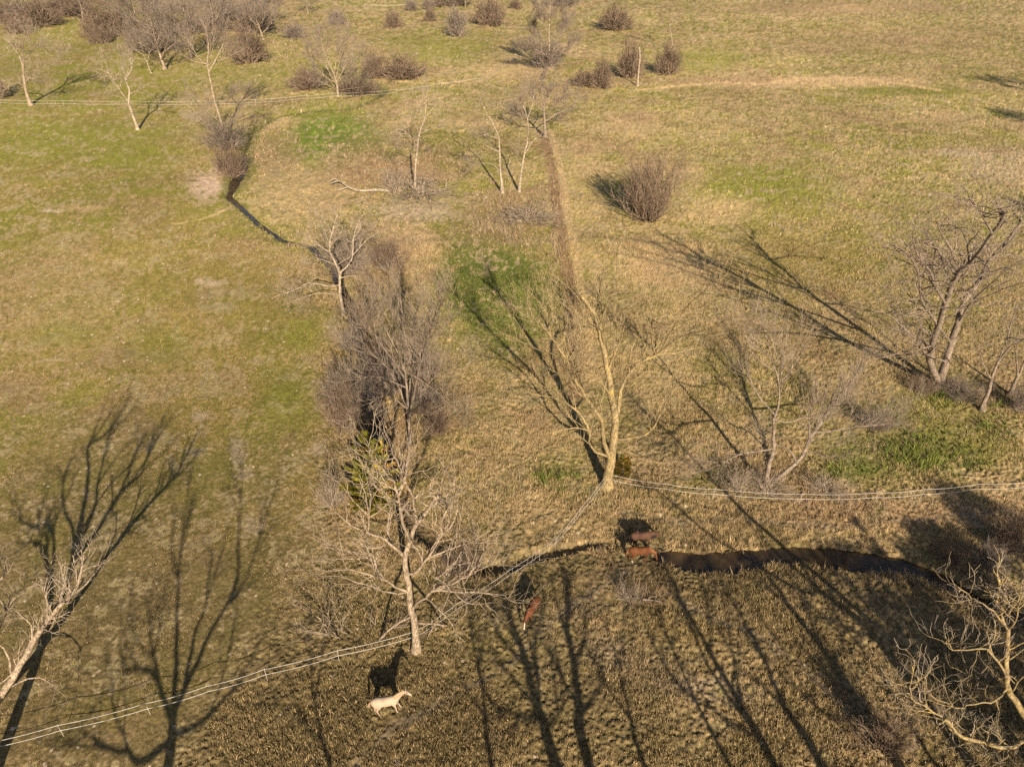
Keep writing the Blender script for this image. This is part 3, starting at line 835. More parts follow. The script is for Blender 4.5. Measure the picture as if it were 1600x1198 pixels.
traced_tree("bare_tree", (1466, 604), [
    (.46, .14, [(1466, 604), (1474, 578), (1487, 537), (1497, 505), (1507, 470), (1532, 435), (1545, 407), (1570, 380), (1598, 344)]),
    (.36, .12, [(1464, 596), (1452, 560), (1465, 513), (1477, 475), (1490, 440), (1502, 420), (1525, 400), (1550, 365), (1571, 330)]),
    (.15, .03, [(1490, 434), (1480, 408), (1462, 390), (1450, 367), (1417, 346)]),
    (.11, .02, [(1502, 418), (1475, 372), (1462, 345)]),
    (.12, .02, [(1510, 480), (1550, 460), (1600, 440)]),
    (.11, .02, [(1545, 407), (1575, 398), (1602, 402)]),
    (.11, .03, [(1507, 468), (1505, 430), (1500, 395), (1494, 350)]),
    (.10, .02, [(1465, 510), (1450, 472), (1427, 443), (1400, 440), (1376, 450)]),
    (.13, .02, [(1472, 555), (1435, 552), (1400, 553), (1348, 564)]),
    (.09, .02, [(1500, 494), (1518, 496), (1537, 508)]),
    (.09, .02, [(1452, 545), (1425, 520), (1390, 505)]),
    (.09, .02, [(1480, 470), (1440, 415), (1412, 395)]),
    (.09, .02, [(1550, 365), (1530, 330), (1512, 300)]),
    (.16, .03, [(1487, 537), (1460, 500), (1440, 470), (1436, 430), (1420, 400), (1395, 380)]),
    (.14, .03, [(1497, 505), (1520, 470), (1540, 450), (1575, 420)]), (.14, .03, [(1477, 475), (1462, 450), (1450, 420), (1430, 390), (1425, 365)]),
    (.13, .03, [(1532, 435), (1520, 400), (1524, 370), (1510, 340)]), (.13, .03, [(1452, 560), (1420, 520), (1385, 490), (1360, 490)]), (.12, .03, [(1507, 470), (1480, 440), (1470, 400), (1440, 375)]),
    ], 'clear', "large double-trunked bare tree on the right slope with long forked shadow to its left", "tree", M_BARK_GREY, M_TWIG_MID, 14, depth=1.3, scale=1.6, dmul=1.25, thick=1.15)

traced_tree("bare_tree", (1535, 642), [
    (.24, .05, [(1535, 642), (1549, 592), (1562, 560), (1575, 525), (1590, 474)]),
    (.13, .03, [(1562, 560), (1580, 540), (1600, 518)]),
    (.09, .02, [(1550, 590), (1535, 565), (1528, 540)]),
    ], 'spread', "slim dark bare tree leaning right, in front of the double-trunked tree", "tree", M_BARK_GREY, M_TWIG_MID, 15, dmul=1.1, scale=1.3)
traced_tree("bare_tree", (1578, 616), [
    (.26, .06, [(1578, 616), (1590, 588), (1603, 560), (1622, 520)]),
    (.12, .03, [(1592, 585), (1588, 555), (1592, 530)]),
    ], 'spread', "bare tree cut by the right edge, beside the slim leaning tree", "tree", M_BARK_GREY, M_TWIG_MID, 16, dmul=1.1, scale=1.3)

traced_tree("gnarled_tree", (1668, 1240), [
    (.50, .12, [(1668, 1240), (1640, 1180), (1597, 1112), (1575, 1074), (1572, 1050), (1574, 998), (1566, 963), (1558, 933), (1559, 900)]),
    (.30, .07, [(1642, 1186), (1600, 1156), (1575, 1168), (1530, 1158), (1495, 1145), (1482, 1127), (1466, 1130), (1459, 1145)]),
    (.15, .03, [(1573, 1072), (1556, 1070), (1532, 1065), (1518, 1056), (1484, 1042)]),
    (.13, .03, [(1570, 1062), (1550, 1023), (1537, 1013), (1500, 1015), (1476, 1004)]),
    (.11, .03, [(1574, 990), (1558, 962), (1535, 942), (1517, 934), (1491, 912)]),
    (.12, .03, [(1574, 1078), (1556, 1093), (1522, 1100), (1490, 1105), (1452, 1082)]),
    (.12, .03, [(1500, 1148), (1470, 1118), (1430, 1096), (1421, 1074), (1425, 1040)]),
    (.08, .02, [(1430, 1096), (1405, 1085), (1385, 1072)]),
    (.08, .02, [(1490, 1105), (1478, 1080), (1475, 1058)]),
    (.10, .03, [(1574, 985), (1590, 960), (1596, 930)]),
    (.10, .03, [(1580, 1085), (1600, 1055), (1610, 1020)]),
    (.09, .02, [(1560, 1168), (1545, 1185), (1520, 1192)]),
    (.09, .02, [(1566, 963), (1590, 940), (1598, 905)]),
    (.08, .02, [(1558, 1093), (1560, 1120), (1562, 1150)]),
    (.08, .02, [(1572, 1030), (1598, 1015), (1620, 1000)]),
    ], 'clear', "gnarled leafless tree filling the bottom right corner, low crooked limbs with yellow lichen", "tree", M_BARK_GOLD, M_TWIG_TAN, 17, depth=.8, dmul=.85, scale=.72, thick=.55)

def at_height(q): return ground(q[0], q[1], q[2])
_lean = [ground(-70, 1180), at_height((-30, 1125, 1.2)), at_height((0, 1088, 2.4)), at_height((30, 1040, 3.8)), at_height((60, 990, 5.4)), at_height((86, 955, 7.2)), at_height((112, 928, 8.6)), at_height((126, 895, 9.8)), at_height((131, 866, 10.8))]
def leaning_tree():
    R = random.Random(31); limbs, twigs = Tubes(), Tubes()
    b = _lean[0]; bz = hz(b[0], b[1])
    main = refine(R, _lean, .05); m = len(main)
    rads = [.27 * (1 - .84 * k / (m - 1)) for k in range(m)]
    branches = [[(28, 1043, 3.7), (8, 1062, 3.4), (-20, 1080, 3.0)], [(50, 1008, 4.8), (50, 985, 5.6), (40, 965, 6.4), (15, 958, 7.0)], [(20, 1056, 3.3), (10, 1020, 4.5), (-6, 1005, 5.2), (-40, 1000, 6)],
                [(62, 985, 5.6), (74, 950, 6.5), (70, 915, 7.5), (58, 895, 8.3)], [(5, 1082, 2.6), (33, 1064, 2.3), (62, 1058, 2.0), (85, 1075, 1.7)], [(0, 1088, 2.4), (-10, 1030, 4.5), (0, 980, 6.3), (18, 940, 7.6), (40, 925, 8.4)],
                [(95, 945, 7.6), (100, 905, 8.2), (95, 880, 9.2)], [(112, 928, 8.6), (135, 912, 9.0), (160, 880, 9.8)], [(-10, 1030, 4.5), (-30, 980, 6.2), (-20, 930, 8), (5, 900, 9.2), (12, 870, 10)], [(15, 958, 7), (-10, 930, 8), (-40, 920, 9)]]
    sets = [(main, rads)]
    for br in branches:
        f = refine(R, [at_height(q) for q in br], .06); n = len(f)
        sets.append((f, [.075 * (1 - .75 * k / (n - 1)) for k in range(n)]))
    for f, r in sets:
        loc = [(p[0] - b[0], p[1] - b[1], p[2] - bz) for p in f]
        limbs.add(loc, r, 8); grow(R, limbs, twigs, loc[3:], r[3:], 0, STY['clear'], .85, 1.3)
    root = tag(add_obj("leaning_tree", None, None, (b[0], b[1], bz)), "bare tree leaning in from the left edge above its own thick shadow", "tree")
    add_obj("trunk", limbs.mesh("trunk", M_BARK_TAN), root); add_obj("crown", twigs.mesh("crown", M_TWIG_TAN), root)
leaning_tree()

# fine grey vase-shaped tree over the creek
traced_tree("vase_tree", (640, 690), [
    (.17, .04, [(640, 690), (638, 640), (634, 592), (629, 570), (617, 542), (596, 500), (585, 470)]),
    (.13, .03, [(640, 660), (641, 600), (641, 562), (643, 525), (651, 485), (660, 450)]),
    (.12, .03, [(638, 650), (652, 590), (665, 540), (680, 495), (695, 465)]),
    (.11, .03, [(636, 640), (615, 590), (590, 560), (560, 540), (530, 530)]),
    (.11, .03, [(640, 650), (660, 610), (690, 580), (715, 570)]),
    (.10, .03, [(634, 592), (612, 560), (575, 510), (560, 495)]),
    (.10, .03, [(641, 562), (630, 510), (625, 460), (618, 430)]),
    (.09, .02, [(634, 610), (600, 590), (570, 590), (545, 605), (528, 630)]),
    (.09, .02, [(652, 600), (680, 610), (700, 630), (712, 655)]),
    (.08, .02, [(638, 640), (610, 620), (585, 625), (568, 650)]),
    ], 'fine', "fine-twigged grey tree with upswept vase-shaped crown above the dark creek cut", "tree", M_BARK_GREY, M_TWIG_MID, 18, depth=.9, dmul=1.1, scale=1.0)

traced_tree("dead_tree", (536, 490), [
    (.30, .11, [(536, 490), (533, 468), (531, 445), (531, 428), (522, 407), (515, 393), (517, 370), (523, 350), (528, 336)]),
    (.12, .03, [(515, 393), (500, 384), (484, 370)]),
    (.09, .03, [(515, 385), (508, 362), (499, 336)]),
    (.17, .04, [(532, 428), (546, 411), (551, 394), (553, 370), (560, 350), (568, 334)]),
    (.10, .03, [(551, 400), (570, 378), (592, 361)]),
    (.13, .03, [(530, 446), (510, 447), (482, 442), (467, 450), (424, 466)]),
    (.09, .02, [(530, 458), (495, 458), (452, 472)]),
    (.09, .02, [(534, 434), (550, 431), (562, 436)]),
    (.08, .02, [(524, 412), (545, 404), (556, 404)]),
    (.08, .02, [(524, 410), (500, 405), (480, 415)]),
    ], 'dead', "broken pale snag with thick upright limbs and one long low limb to the left", "tree", M_BARK_PALE, M_TWIG_TAN, 19, depth=.6, dmul=4.0, scale=1.2, thick=.85)

traced_tree("dead_tree", (648, 298), [
    (.28, .05, [(648, 298), (650, 250), (655, 210), (664, 185), (666, 150), (667, 138)]),
    (.10, .03, [(663, 183), (655, 166), (650, 150)]), (.10, .03, [(665, 180), (676, 170), (690, 158)]),
    (.11, .03, [(657, 207), (672, 202), (690, 196)]), (.11, .03, [(651, 228), (640, 212), (624, 202), (606, 212)]),
    (.09, .02, [(650, 245), (640, 238), (628, 228)]), (.07, .02, [(658, 205), (648, 192), (640, 172)]),
    ], 'spread', "bare dead tree with white trunk, leftmost of the dead trees near the fallen log", "tree", M_BARK_PALE, M_TWIG_TAN, 20, depth=.7, rmul=1.6, dmul=1.35, scale=1.2, thick=1.0)
traced_tree("dead_tree", (785, 302), [
    (.27, .05, [(785, 302), (781, 250), (780, 217), (772, 197), (757, 170), (750, 150)]),
    (.11, .03, [(779, 222), (762, 212), (738, 206)]), (.09, .02, [(774, 198), (778, 175), (790, 155)]), (.09, .02, [(780, 235), (760, 228), (752, 215)]),
    (.08, .02, [(781, 262), (765, 255), (735, 258)]),
    ], 'spread', "dead tree with white trunk bending left at the top, in the middle of the pasture", "tree", M_BARK_PALE, M_TWIG_GREY, 21, depth=.7, rmul=1.6, dmul=1.35, scale=1.2, thick=1.0)
traced_tree("dead_tree", (811, 300), [
    (.24, .05, [(811, 300), (819, 242), (824, 220), (824, 185), (815, 160), (812, 140)]),
    (.10, .03, [(825, 190), (832, 165), (836, 140)]), (.11, .03, [(820, 240), (836, 217), (854, 212)]), (.08, .02, [(818, 255), (806, 250), (798, 252)]),
    ], 'spread', "dead tree with thin white trunk leaning right, close beside the one bending left", "tree", M_BARK_PALE, M_TWIG_GREY, 22, depth=.7, rmul=1.6, dmul=1.35, scale=1.2, thick=1.0)
traced_tree("bare_tree", (852, 214), [
    (.36, .08, [(852, 214), (851, 190), (850, 162), (846, 140), (845, 118)]),
    (.14, .04, [(851, 165), (858, 150), (866, 132)]), (.15, .04, [(851, 186), (870, 178), (890, 168), (905, 152)]), (.15, .04, [(850, 190), (830, 188), (812, 180), (796, 166)]),
    (.12, .03, [(850, 170), (836, 152), (822, 138)]), (.12, .03, [(852, 178), (872, 160), (884, 142)]),
    ], 'spread', "bare tree with low wide crown and dark cross-shaped shadow, heading the brown trail", "tree", M_BARK_GREY, M_TWIG_GREY, 23, depth=1.0, rmul=1.6, dmul=1.7, scale=1.3, thick=1.3)

traced_tree("bare_tree", (48, 164), [
    (.42, .1, [(48, 164), (41, 143), (37, 122), (34, 97), (25, 80), (15, 66)]),
    (.17, .04, [(36, 110), (36, 85), (36, 66), (44, 48)]), (.15, .04, [(39, 130), (52, 116), (66, 108)]), (.15, .04, [(40, 138), (28, 130), (14, 136), (0, 150)]),
    (.14, .04, [(38, 120), (54, 125), (64, 140)]), (.13, .04, [(34, 97), (50, 80), (62, 60)]), (.1, .03, [(60, 76), (80, 78), (96, 84)]),
    ], 'spread', "thick bare tree at the left edge by the far fence, long shadow to its right", "tree", M_BARK_TAN, M_TWIG_TAN, 24, depth=1.0, rmul=1.7, dmul=1.5, scale=1.5, thick=1.3)
traced_tree("dead_tree", (215, 202), [
    (.36, .1, [(215, 202), (206, 176), (201, 160), (202, 140), (197, 125), (206, 108), (203, 92)]),
    (.17, .05, [(199, 160), (192, 148), (180, 130), (170, 115), (152, 107)]), (.10, .03, [(170, 115), (166, 98), (168, 84)]),
    (.12, .03, [(202, 138), (194, 118), (193, 86)]), (.09, .03, [(202, 150), (215, 143), (224, 150)]), (.08, .03, [(200, 157), (186, 152), (172, 148)]),
    ], 'spread', "pale leaning dead tree in front of the far fence, left of the creek", "tree", M_BARK_PALE, M_TWIG_TAN, 25, depth=.9, rmul=1.7, dmul=1.3, scale=1.2, thick=1.1)
traced_tree("tall_tree", (352, 222), [
    (.42, .1, [(352, 222), (347, 195), (336, 160), (328, 122), (324, 100), (326, 70), (322, 40)]),
    (.17, .04, [(326, 108), (312, 92), (302, 76), (290, 50)]), (.17, .04, [(328, 115), (340, 88), (350, 66), (356, 40)]), (.12, .04, [(348, 196), (330, 180), (312, 165)]),
    (.12, .04, [(340, 170), (360, 150), (385, 145)]), (.12, .04, [(349, 205), (332, 200), (316, 190)]), (.1, .04, [(333, 150), (312, 146), (296, 150)]), (.1, .04, [(347, 190), (366, 186), (384, 176)]),
    (.13, .04, [(326, 100), (300, 95), (284, 85)]), (.13, .04, [(327, 100), (352, 92), (372, 80)]),
    ], 'fine', "tallest bare tree by the far fence, trunk rising from brush by the creek pool", "tree", M_BARK_TAN, M_TWIG_GREY, 26, depth=1.0, rmul=1.7, dmul=1.05, scale=1.45, thick=1.0)
traced_tree("bare_tree", (528, 152), [
    (.40, .1, [(528, 152), (527, 135), (522, 117), (512, 95), (505, 75), (500, 52)]),
    (.17, .04, [(527, 130), (537, 108), (548, 88), (556, 66)]), (.15, .04, [(522, 117), (526, 90), (528, 66), (526, 44)]), (.13, .04, [(526, 132), (508, 120), (490, 100), (480, 80)]),
    (.12, .04, [(527, 138), (505, 130), (482, 128)]), (.12, .04, [(528, 136), (550, 122), (572, 104)]), (.1, .04, [(529, 140), (552, 138), (575, 135)]),
    (.1, .04, [(512, 95), (496, 70), (484, 56)]), (.14, .04, [(526, 128), (540, 118), (556, 96), (570, 80)]), (.12, .04, [(525, 126), (510, 106), (494, 86), (478, 70)]),
    (.12, .04, [(524, 120), (532, 92), (540, 66), (544, 46)]), (.12, .04, [(514, 98), (514, 72), (512, 50)]),
    ], 'fine', "round-crowned bare tree with purple-grey twigs at the end of the far fence", "tree", M_BARK_TAN, M_TWIG_GREY, 27, depth=1.1, rmul=1.6, dmul=1.05, scale=1.35, thick=1.0)
traced_tree("bare_tree", (236, 114), [
    (.25, .06, [(236, 114), (230, 98), (224, 86), (212, 78)]), (.12, .04, [(229, 96), (234, 82), (242, 70)]), (.1, .03, [(228, 94), (215, 92), (202, 84)]),
    (.1, .03, [(226, 90), (222, 74), (218, 60)])], 'haze', "small bare tree with short dark shadow beyond the far fence, left of the tallest tree", "tree", M_BARK_PALE, M_TWIG_GREY, 28, depth=1.0, rmul=1.5, dmul=1.1, scale=1.3, thick=.8)
traced_tree("conical_tree", (858, 108), [
    (.36, .08, [(858, 108), (858, 80), (858, 50), (859, 20), (860, -8)]),
    (.13, .04, [(858, 75), (842, 60), (826, 40)]), (.13, .04, [(858, 70), (876, 55), (890, 34)]), (.12, .04, [(858, 52), (844, 30), (838, 10)]), (.12, .04, [(859, 45), (874, 28), (882, 6)]),
    (.12, .04, [(858, 85), (838, 78), (816, 72)]), (.12, .04, [(858, 84), (880, 78), (900, 66)])], 'haze', "tall far bare tree with white straight trunk above a dark bush, near the top edge", "tree", M_BARK_TAN, M_TWIG_GREY, 29, depth=1.0, rmul=1.8, dmul=1.6, scale=1.5, thick=1.2)
traced_tree("bare_tree", (1052, 78), [
    (.22, .06, [(1052, 78), (1049, 55), (1045, 35), (1042, 18)]), (.1, .04, [(1048, 50), (1038, 36), (1028, 26)]), (.1, .04, [(1047, 42), (1056, 28), (1066, 18)])],
    'haze', "thin far bare tree behind the broken white post", "tree", M_BARK_TAN, M_TWIG_BROWN, 30, depth=1.0, rmul=1.7, dmul=.8)
# broken-off dead trunk
traced_tree("snag", (996, 134), [(.30, .22, [(996, 134), (998, 110), (1000, 90), (999, 74)])], 'dead', "straight limbless white trunk snapped off at the top, in front of dark bushes", "snag", M_BARK_PALE, M_TWIG_TAN, 33, dmul=.0)

# ------------------------------------------------------------------ trees that stand below and beside the viewpoint: the photo shows their shadows
SH = dict(proj='shadow', thick=1.45)
# (their thinner neighbours are traced too)
GS = "bare trees around the viewpoint casting the long shadows"
traced_tree("shading_tree", None, [
    (.30, .12, [(40, 1080), (66, 1005), (82, 960), (100, 925), (112, 885), (116, 850)]),
    (.14, .03, [(78, 965), (76, 905), (74, 866), (62, 848), (38, 850), (16, 848)]), (.12, .03, [(84, 940), (84, 880), (83, 835), (74, 822), (62, 822), (60, 785)]),
    (.12, .03, [(114, 870), (114, 825), (98, 786), (96, 745), (85, 725)]), (.16, .03, [(116, 850), (130, 795), (137, 735), (137, 695), (150, 690), (175, 665), (200, 620)]),
    (.14, .03, [(122, 862), (146, 800), (154, 745), (165, 700), (180, 640)]), (.16, .03, [(118, 875), (146, 838), (190, 766), (220, 742), (238, 690), (265, 630)]),
    (.10, .03, [(192, 764), (208, 720), (232, 670)]), (.10, .03, [(60, 830), (35, 815), (28, 790)]),
    ], 'shadow', "tall many-limbed bare tree off the left edge, throwing the forked shadow on the grazed pasture", "tree", M_BARK_TAN, M_TWIG_TAN, 41, Y=18.5, depth=.25, dmul=1.1, scale=1.2, **SH)
traced_tree("shading_tree", None, [
    (.30, .03, [(262, 1205), (270, 1130), (274, 1060), (277, 990), (279, 900), (288, 800), (300, 740)]),
    (.15, .03, [(268, 1140), (248, 1065), (238, 1010), (232, 970)]), (.16, .03, [(274, 1100), (300, 1050), (330, 985), (360, 935), (390, 890), (418, 800)]), (.12, .03, [(286, 1060), (305, 985), (322, 945), (330, 860)]),
    (.14, .03, [(360, 935), (372, 900), (373, 830), (380, 720)]), (.12, .03, [(246, 1062), (225, 1045), (195, 1045), (186, 1000)]), (.14, .03, [(262, 1170), (215, 1190), (200, 1172), (152, 1165), (148, 1150), (110, 1155)]),
    (.13, .03, [(276, 1165), (310, 1130), (350, 1090), (385, 1050)]), (.10, .03, [(279, 900), (268, 860), (275, 790)]),
    ], 'shadow', "bare tree hidden below the bottom edge whose shadow crosses the fence tape at lower left", "tree", M_BARK_TAN, M_TWIG_TAN, 42, Y=4.0, depth=.3, dmul=1.2, scale=1.35, group=GS, **SH)
traced_tree("shading_tree", None, [
    (.36, .13, [(872, 1205), (842, 1110), (816, 1015), (800, 975), (782, 925)]), (.13, .03, [(850, 1130), (835, 1040), (822, 980)]), (.12, .03, [(816, 1015), (778, 960), (755, 930)]), (.12, .03, [(856, 1150), (810, 1120), (770, 1100), (745, 1050)]), (.11, .03, [(830, 1060), (838, 1000), (850, 950), (846, 910)]), (.11, .03, [(862, 1170), (880, 1110), (876, 1050)]), (.10, .03, [(800, 1060), (775, 990), (770, 940)]),
    (.12, .03, [(842, 1110), (800, 1060), (765, 1020)]), (.11, .03, [(800, 975), (802, 920), (798, 880)])],
    'shadow', "bare tree below the bottom edge whose thick shadow points at the bay horse", "tree", M_BARK_TAN, M_TWIG_TAN, 43, Y=2.0, depth=.3, dmul=1.2, scale=1.35, group=GS, **SH)
traced_tree("shading_tree", None, [
    (.34, .1, [(924, 1205), (905, 1100), (892, 1010), (886, 950), (884, 890)]), (.12, .03, [(892, 1010), (872, 950), (862, 900)]), (.11, .03, [(912, 1140), (935, 1080), (940, 1020)]), (.10, .03, [(898, 1050), (915, 990), (912, 930)]), (.11, .03, [(905, 1100), (880, 1060), (868, 1000)])],
    'shadow', "bare tree below the bottom edge whose straight narrow shadow runs right of the bay horse", "tree", M_BARK_TAN, M_TWIG_TAN, 44, Y=2.0, depth=.3, dmul=1.2, scale=1.35, group=GS, **SH)
traced_tree("shading_tree", None, [
    (.30, .09, [(1215, 1205), (1160, 1105), (1110, 1020), (1075, 955), (1052, 905)]), (.13, .03, [(1190, 1160), (1120, 1060), (1088, 1000), (1060, 930)]), (.10, .03, [(1110, 1020), (1108, 960), (1100, 910)]), (.11, .03, [(1160, 1105), (1150, 1040), (1130, 970)]), (.11, .03, [(1190, 1160), (1140, 1130), (1100, 1090), (1085, 1050)])],
    'shadow', "bare tree outside the bottom edge casting paired stripes right of centre", "tree", M_BARK_TAN, M_TWIG_TAN, 45, Y=3.0, depth=.3, dmul=1.2, scale=1.35, group=GS, **SH)
traced_tree("shading_tree", None, [
    (.38, .12, [(1380, 1160), (1335, 1090), (1290, 1020), (1240, 955), (1215, 920), (1190, 885)]), (.13, .03, [(1290, 1020), (1262, 960), (1258, 910)]), (.12, .03, [(1335, 1090), (1290, 1050), (1240, 1000)]), (.12, .03, [(1360, 1130), (1300, 1120), (1250, 1080), (1225, 1040)]), (.11, .03, [(1310, 1050), (1318, 990), (1300, 940)]),
    (.12, .03, [(1240, 955), (1200, 920), (1160, 900)])],
    'shadow', "bare tree outside the bottom edge casting the thick diagonal stripe below the creek", "tree", M_BARK_TAN, M_TWIG_TAN, 46, Y=3.0, depth=.3, dmul=1.2, scale=1.35, group=GS, **SH)
traced_tree("shading_tree", None, [
    (.34, .10, [(1420, 1060), (1375, 1000), (1325, 955), (1285, 925), (1245, 890), (1215, 860)]), (.12, .03, [(1325, 955), (1300, 905), (1290, 870)]), (.12, .03, [(1375, 1000), (1320, 980), (1280, 960)])],
    'shadow', "bare tree outside the bottom edge whose shadow reaches across the creek water", "tree", M_BARK_TAN, M_TWIG_TAN, 47, Y=7.0, depth=.2, dmul=1.1, scale=1.3, group=GS, **SH)
traced_tree("shading_tree", None, [
    (.34, .10, [(1290, 1205), (1230, 1110), (1200, 1040), (1170, 985)]), (.12, .03, [(1230, 1110), (1190, 1070), (1150, 1040)])],
    'shadow', "bare tree outside the bottom edge casting the short stripe between the longer ones", "tree", M_BARK_TAN, M_TWIG_TAN, 48, Y=0.0, depth=.3, dmul=1.2, scale=1.35, group=GS, **SH)
for k, (lab, pts) in enumerate([("thin bare tree below the bottom edge, its faint shadow left of the bay horse", [(770, 1205), (760, 1120), (748, 1050), (735, 990)]), ("slim bare tree below the bottom edge, its shadow crossing the worn path", [(1010, 1205), (985, 1120), (965, 1040), (950, 980)]),
        ("slim bare tree below the bottom edge, its shadow the longest of the middle stripes", [(1145, 1205), (1090, 1100), (1050, 1010), (1030, 950)]), ("thin bare tree below the bottom right corner, its shadow ending at the creek", [(1460, 1190), (1400, 1090), (1345, 1010), (1290, 945)]), ("slender bare tree outside the bottom edge, its shadow reaching the white horse", [(520, 1230), (505, 1150), (492, 1090), (485, 1040)])]):
    q = pts; traced_tree("shading_tree", None, [(.17, .04, q), (.08, .02, [q[1], ((q[1][0] + q[2][0]) / 2 - 22, (q[1][1] + q[2][1]) / 2), (q[2][0] - 38, q[2][1] - 20)]), (.08, .02, [q[2], (q[2][0] + 8, q[2][1] - 40), (q[2][0] + 12, q[2][1] - 90)])],
        'shadow', lab, "tree", M_BARK_TAN, M_TWIG_TAN, 490 + k, Y=2.0 + .6 * k, depth=.3, dmul=1.2, scale=1.2, group=GS, **SH)
# trees off the right edge, seen only by the shadows on the far pasture
for k, (sx, sy, hgt) in enumerate([(1528, 116, 13), (1552, 170, 10), (1560, 300, 15)]):
    g = ground(sx, sy); z = hgt
    bx, by = g[0] - SHX * COT * z, g[1] - SHY * COT * z
    R = random.Random(300 + k)
    lb, tw = proto_tree(R, hgt, 1.1, 'haze', 10, .2, 1.3, 1.3, 1.5)
    rt = tag(add_obj("shading_tree", None, None, (bx, by, hz(bx, by))), ("bare tree off the right edge whose shadow lies on the far green strip", "bare tree off the right edge casting the short far shadow", "bare tree off the right edge casting the shadow behind the double-trunked tree")[k], "tree", GS)
    add_obj("trunk", lb.mesh("trunk", M_BARK_GREY), rt); add_obj("crown", tw.mesh("crown", M_TWIG_GREY), rt)

# ------------------------------------------------------------------ evergreens
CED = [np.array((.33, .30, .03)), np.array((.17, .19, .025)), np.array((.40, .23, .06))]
def cedar(px, H, W, n, seed, label, loc=None, pal=CED, name="cedar_tree"):
    R = random.Random(seed)
    x, y = loc if loc else ground(*px)[:2]
    t, f = cedar_meshes(R, H, W, n, pal)
    rt = tag(add_obj(name, None, None, (x, y, hz(x, y))), label, "evergreen" if name != "golden_bush" else "bush")
    add_obj("trunk", t, rt); add_obj("foliage", f, rt)
    return rt
cedar((590, 790), 8.0, 6.0, 26000, 51, "green and rusty evergreen cedar behind the pale spreading tree")
cedar((972, 744), 2.1, 2.0, 1100, 52, "small golden-green evergreen bush at the foot of the yellow-barked tree", pal=[np.array((.21, .155, .03)), np.array((.12, .12, .02)), np.array((.30, .17, .04))], name="golden_bush")
# dense cedars off the right bottom corner, whose shade lies over the creek
_dense = [(1312, 788, 12.0, 4.6, 0), (1408, 786, 12.0, 4.4, 0)]
_lbl = ["narrow", "slender"]
for k, (sx, sy, H, W, _) in enumerate(_dense):
    g = ground(sx, sy); z = H
    cedar(None, H, W, int(700 * W), 60 + k, _lbl[k] + " cedar off the right bottom corner, one of those shading the creek bank", loc=(g[0] - SHX * COT * z, g[1] - SHY * COT * z))["group"] = "evergreens shading the creek bank"
_pines = [(1385, 940, 19, 8.0, "flat-topped"), (1455, 1030, 18, 7.0, "rounded"), (1530, 955, 20, 9.0, "broad"), (1560, 1080, 19, 9.0, "heavy"), (1500, 890, 19, 6.0, "compact"), (1600, 860, 20, 8.0, "wide"), (1530, 810, 18, 4.5, "slim-topped")]
for k, (sx, sy, H, W, lb_) in enumerate(_pines):
    g = ground(sx, sy); z = H * .88; R = random.Random(640 + k)
    x, y = g[0] - SHX * COT * z, g[1] - SHY * COT * z
    t, f = cedar_meshes(R, H, W, int(9 * W * W), CED, .76)
    rt = tag(add_obj("pine_tree", None, None, (x, y, hz(x, y))), lb_ + " tall pine off the bottom right corner, its crown shading the grass below the creek", "evergreen", "evergreens shading the creek bank")
    add_obj("trunk", t, rt); add_obj("foliage", f, rt)

# ------------------------------------------------------------------ bushes and far trees: a few kinds, each copied in a loop
R = random.Random(90)
SHRUB = []
for k, (H, W, st, dm, rm, tm) in enumerate([(3.0, 4.0, 80, 1.1, 1.0, M_TWIG_BROWN), (3.4, 3.2, 70, 1.1, 1.0, M_TWIG_GREY), (2.2, 4.4, 90, 1.2, 1.1, M_TWIG_BROWN), (2.0, 2.0, 46, 1.0, .8, M_TWIG_TAN)]):
    lb, tw = proto_shrub(R, H, W, st, dm, rm)
    SHRUB.append((H, W, lb.mesh("stems", tm), tw.mesh("crown", tm)))
lb, tw = proto_shrub(R, 4.4, 4.6, 85, 1.0, 1.0, 1.0, 'wisp')
SHRUB.append((4.4, 4.6, lb.mesh("stems", M_TWIG_BROWN), tw.mesh("crown", M_TWIG_BROWN)))
FARS = []
for k, (H, W, st, dm, rm, tm) in enumerate([(3.2, 4.6, 110, .9, 1.9, M_TWIG_BROWN), (3.6, 3.8, 100, .9, 1.9, M_TWIG_GREY), (2.4, 5.0, 110, .9, 2.0, M_TWIG_BROWN)]):
    lb, tw = proto_shrub(R, H, W, st, dm, rm)
    FARS.append((H, W, lb.mesh("stems", tm), tw.mesh("crown", tm)))
FART = []
for k, (H, sp, nl, tm, bk) in enumerate([(11, .9, 7, M_TWIG_GREY, M_BARK_TAN), (12, .7, 6, M_TWIG_GREY, M_BARK_GREY), (10, 1.1, 8, M_TWIG_BROWN, M_BARK_GREY)]):
    lb, tw = proto_tree(R, H, sp, 'fine', nl + 5, .18, 1.2, .95, 2.0, .24)
    FART.append((H, 6.6, lb.mesh("trunk", bk), tw.mesh("crown", tm)))

def plant(kind, name, part, protos, k, px, py, w_px, h_px, label, group=None):
    H, W, a, b = protos[k]
    x, y, _ = ground(px, py)
    dep = y * CP + CAMH * SP
    ppm = F / dep
    el = math.atan2(CAMH, y)
    sx = w_px / ppm / W
    hh = max(.4, (h_px / ppm - .3 * w_px / ppm * math.sin(el)) / math.cos(el))
    rt = tag(add_obj(name, None, None, (x, y, hz(x, y))), label, kind, group)
    rt.rotation_euler = (0, 0, rnd.uniform(0, 6.28))
    rt.scale = (sx * rnd.uniform(.85, 1.2), sx * rnd.uniform(.85, 1.2), hh / H)
    add_obj(part[0], a, rt); add_obj(part[1], b, rt)
    return rt

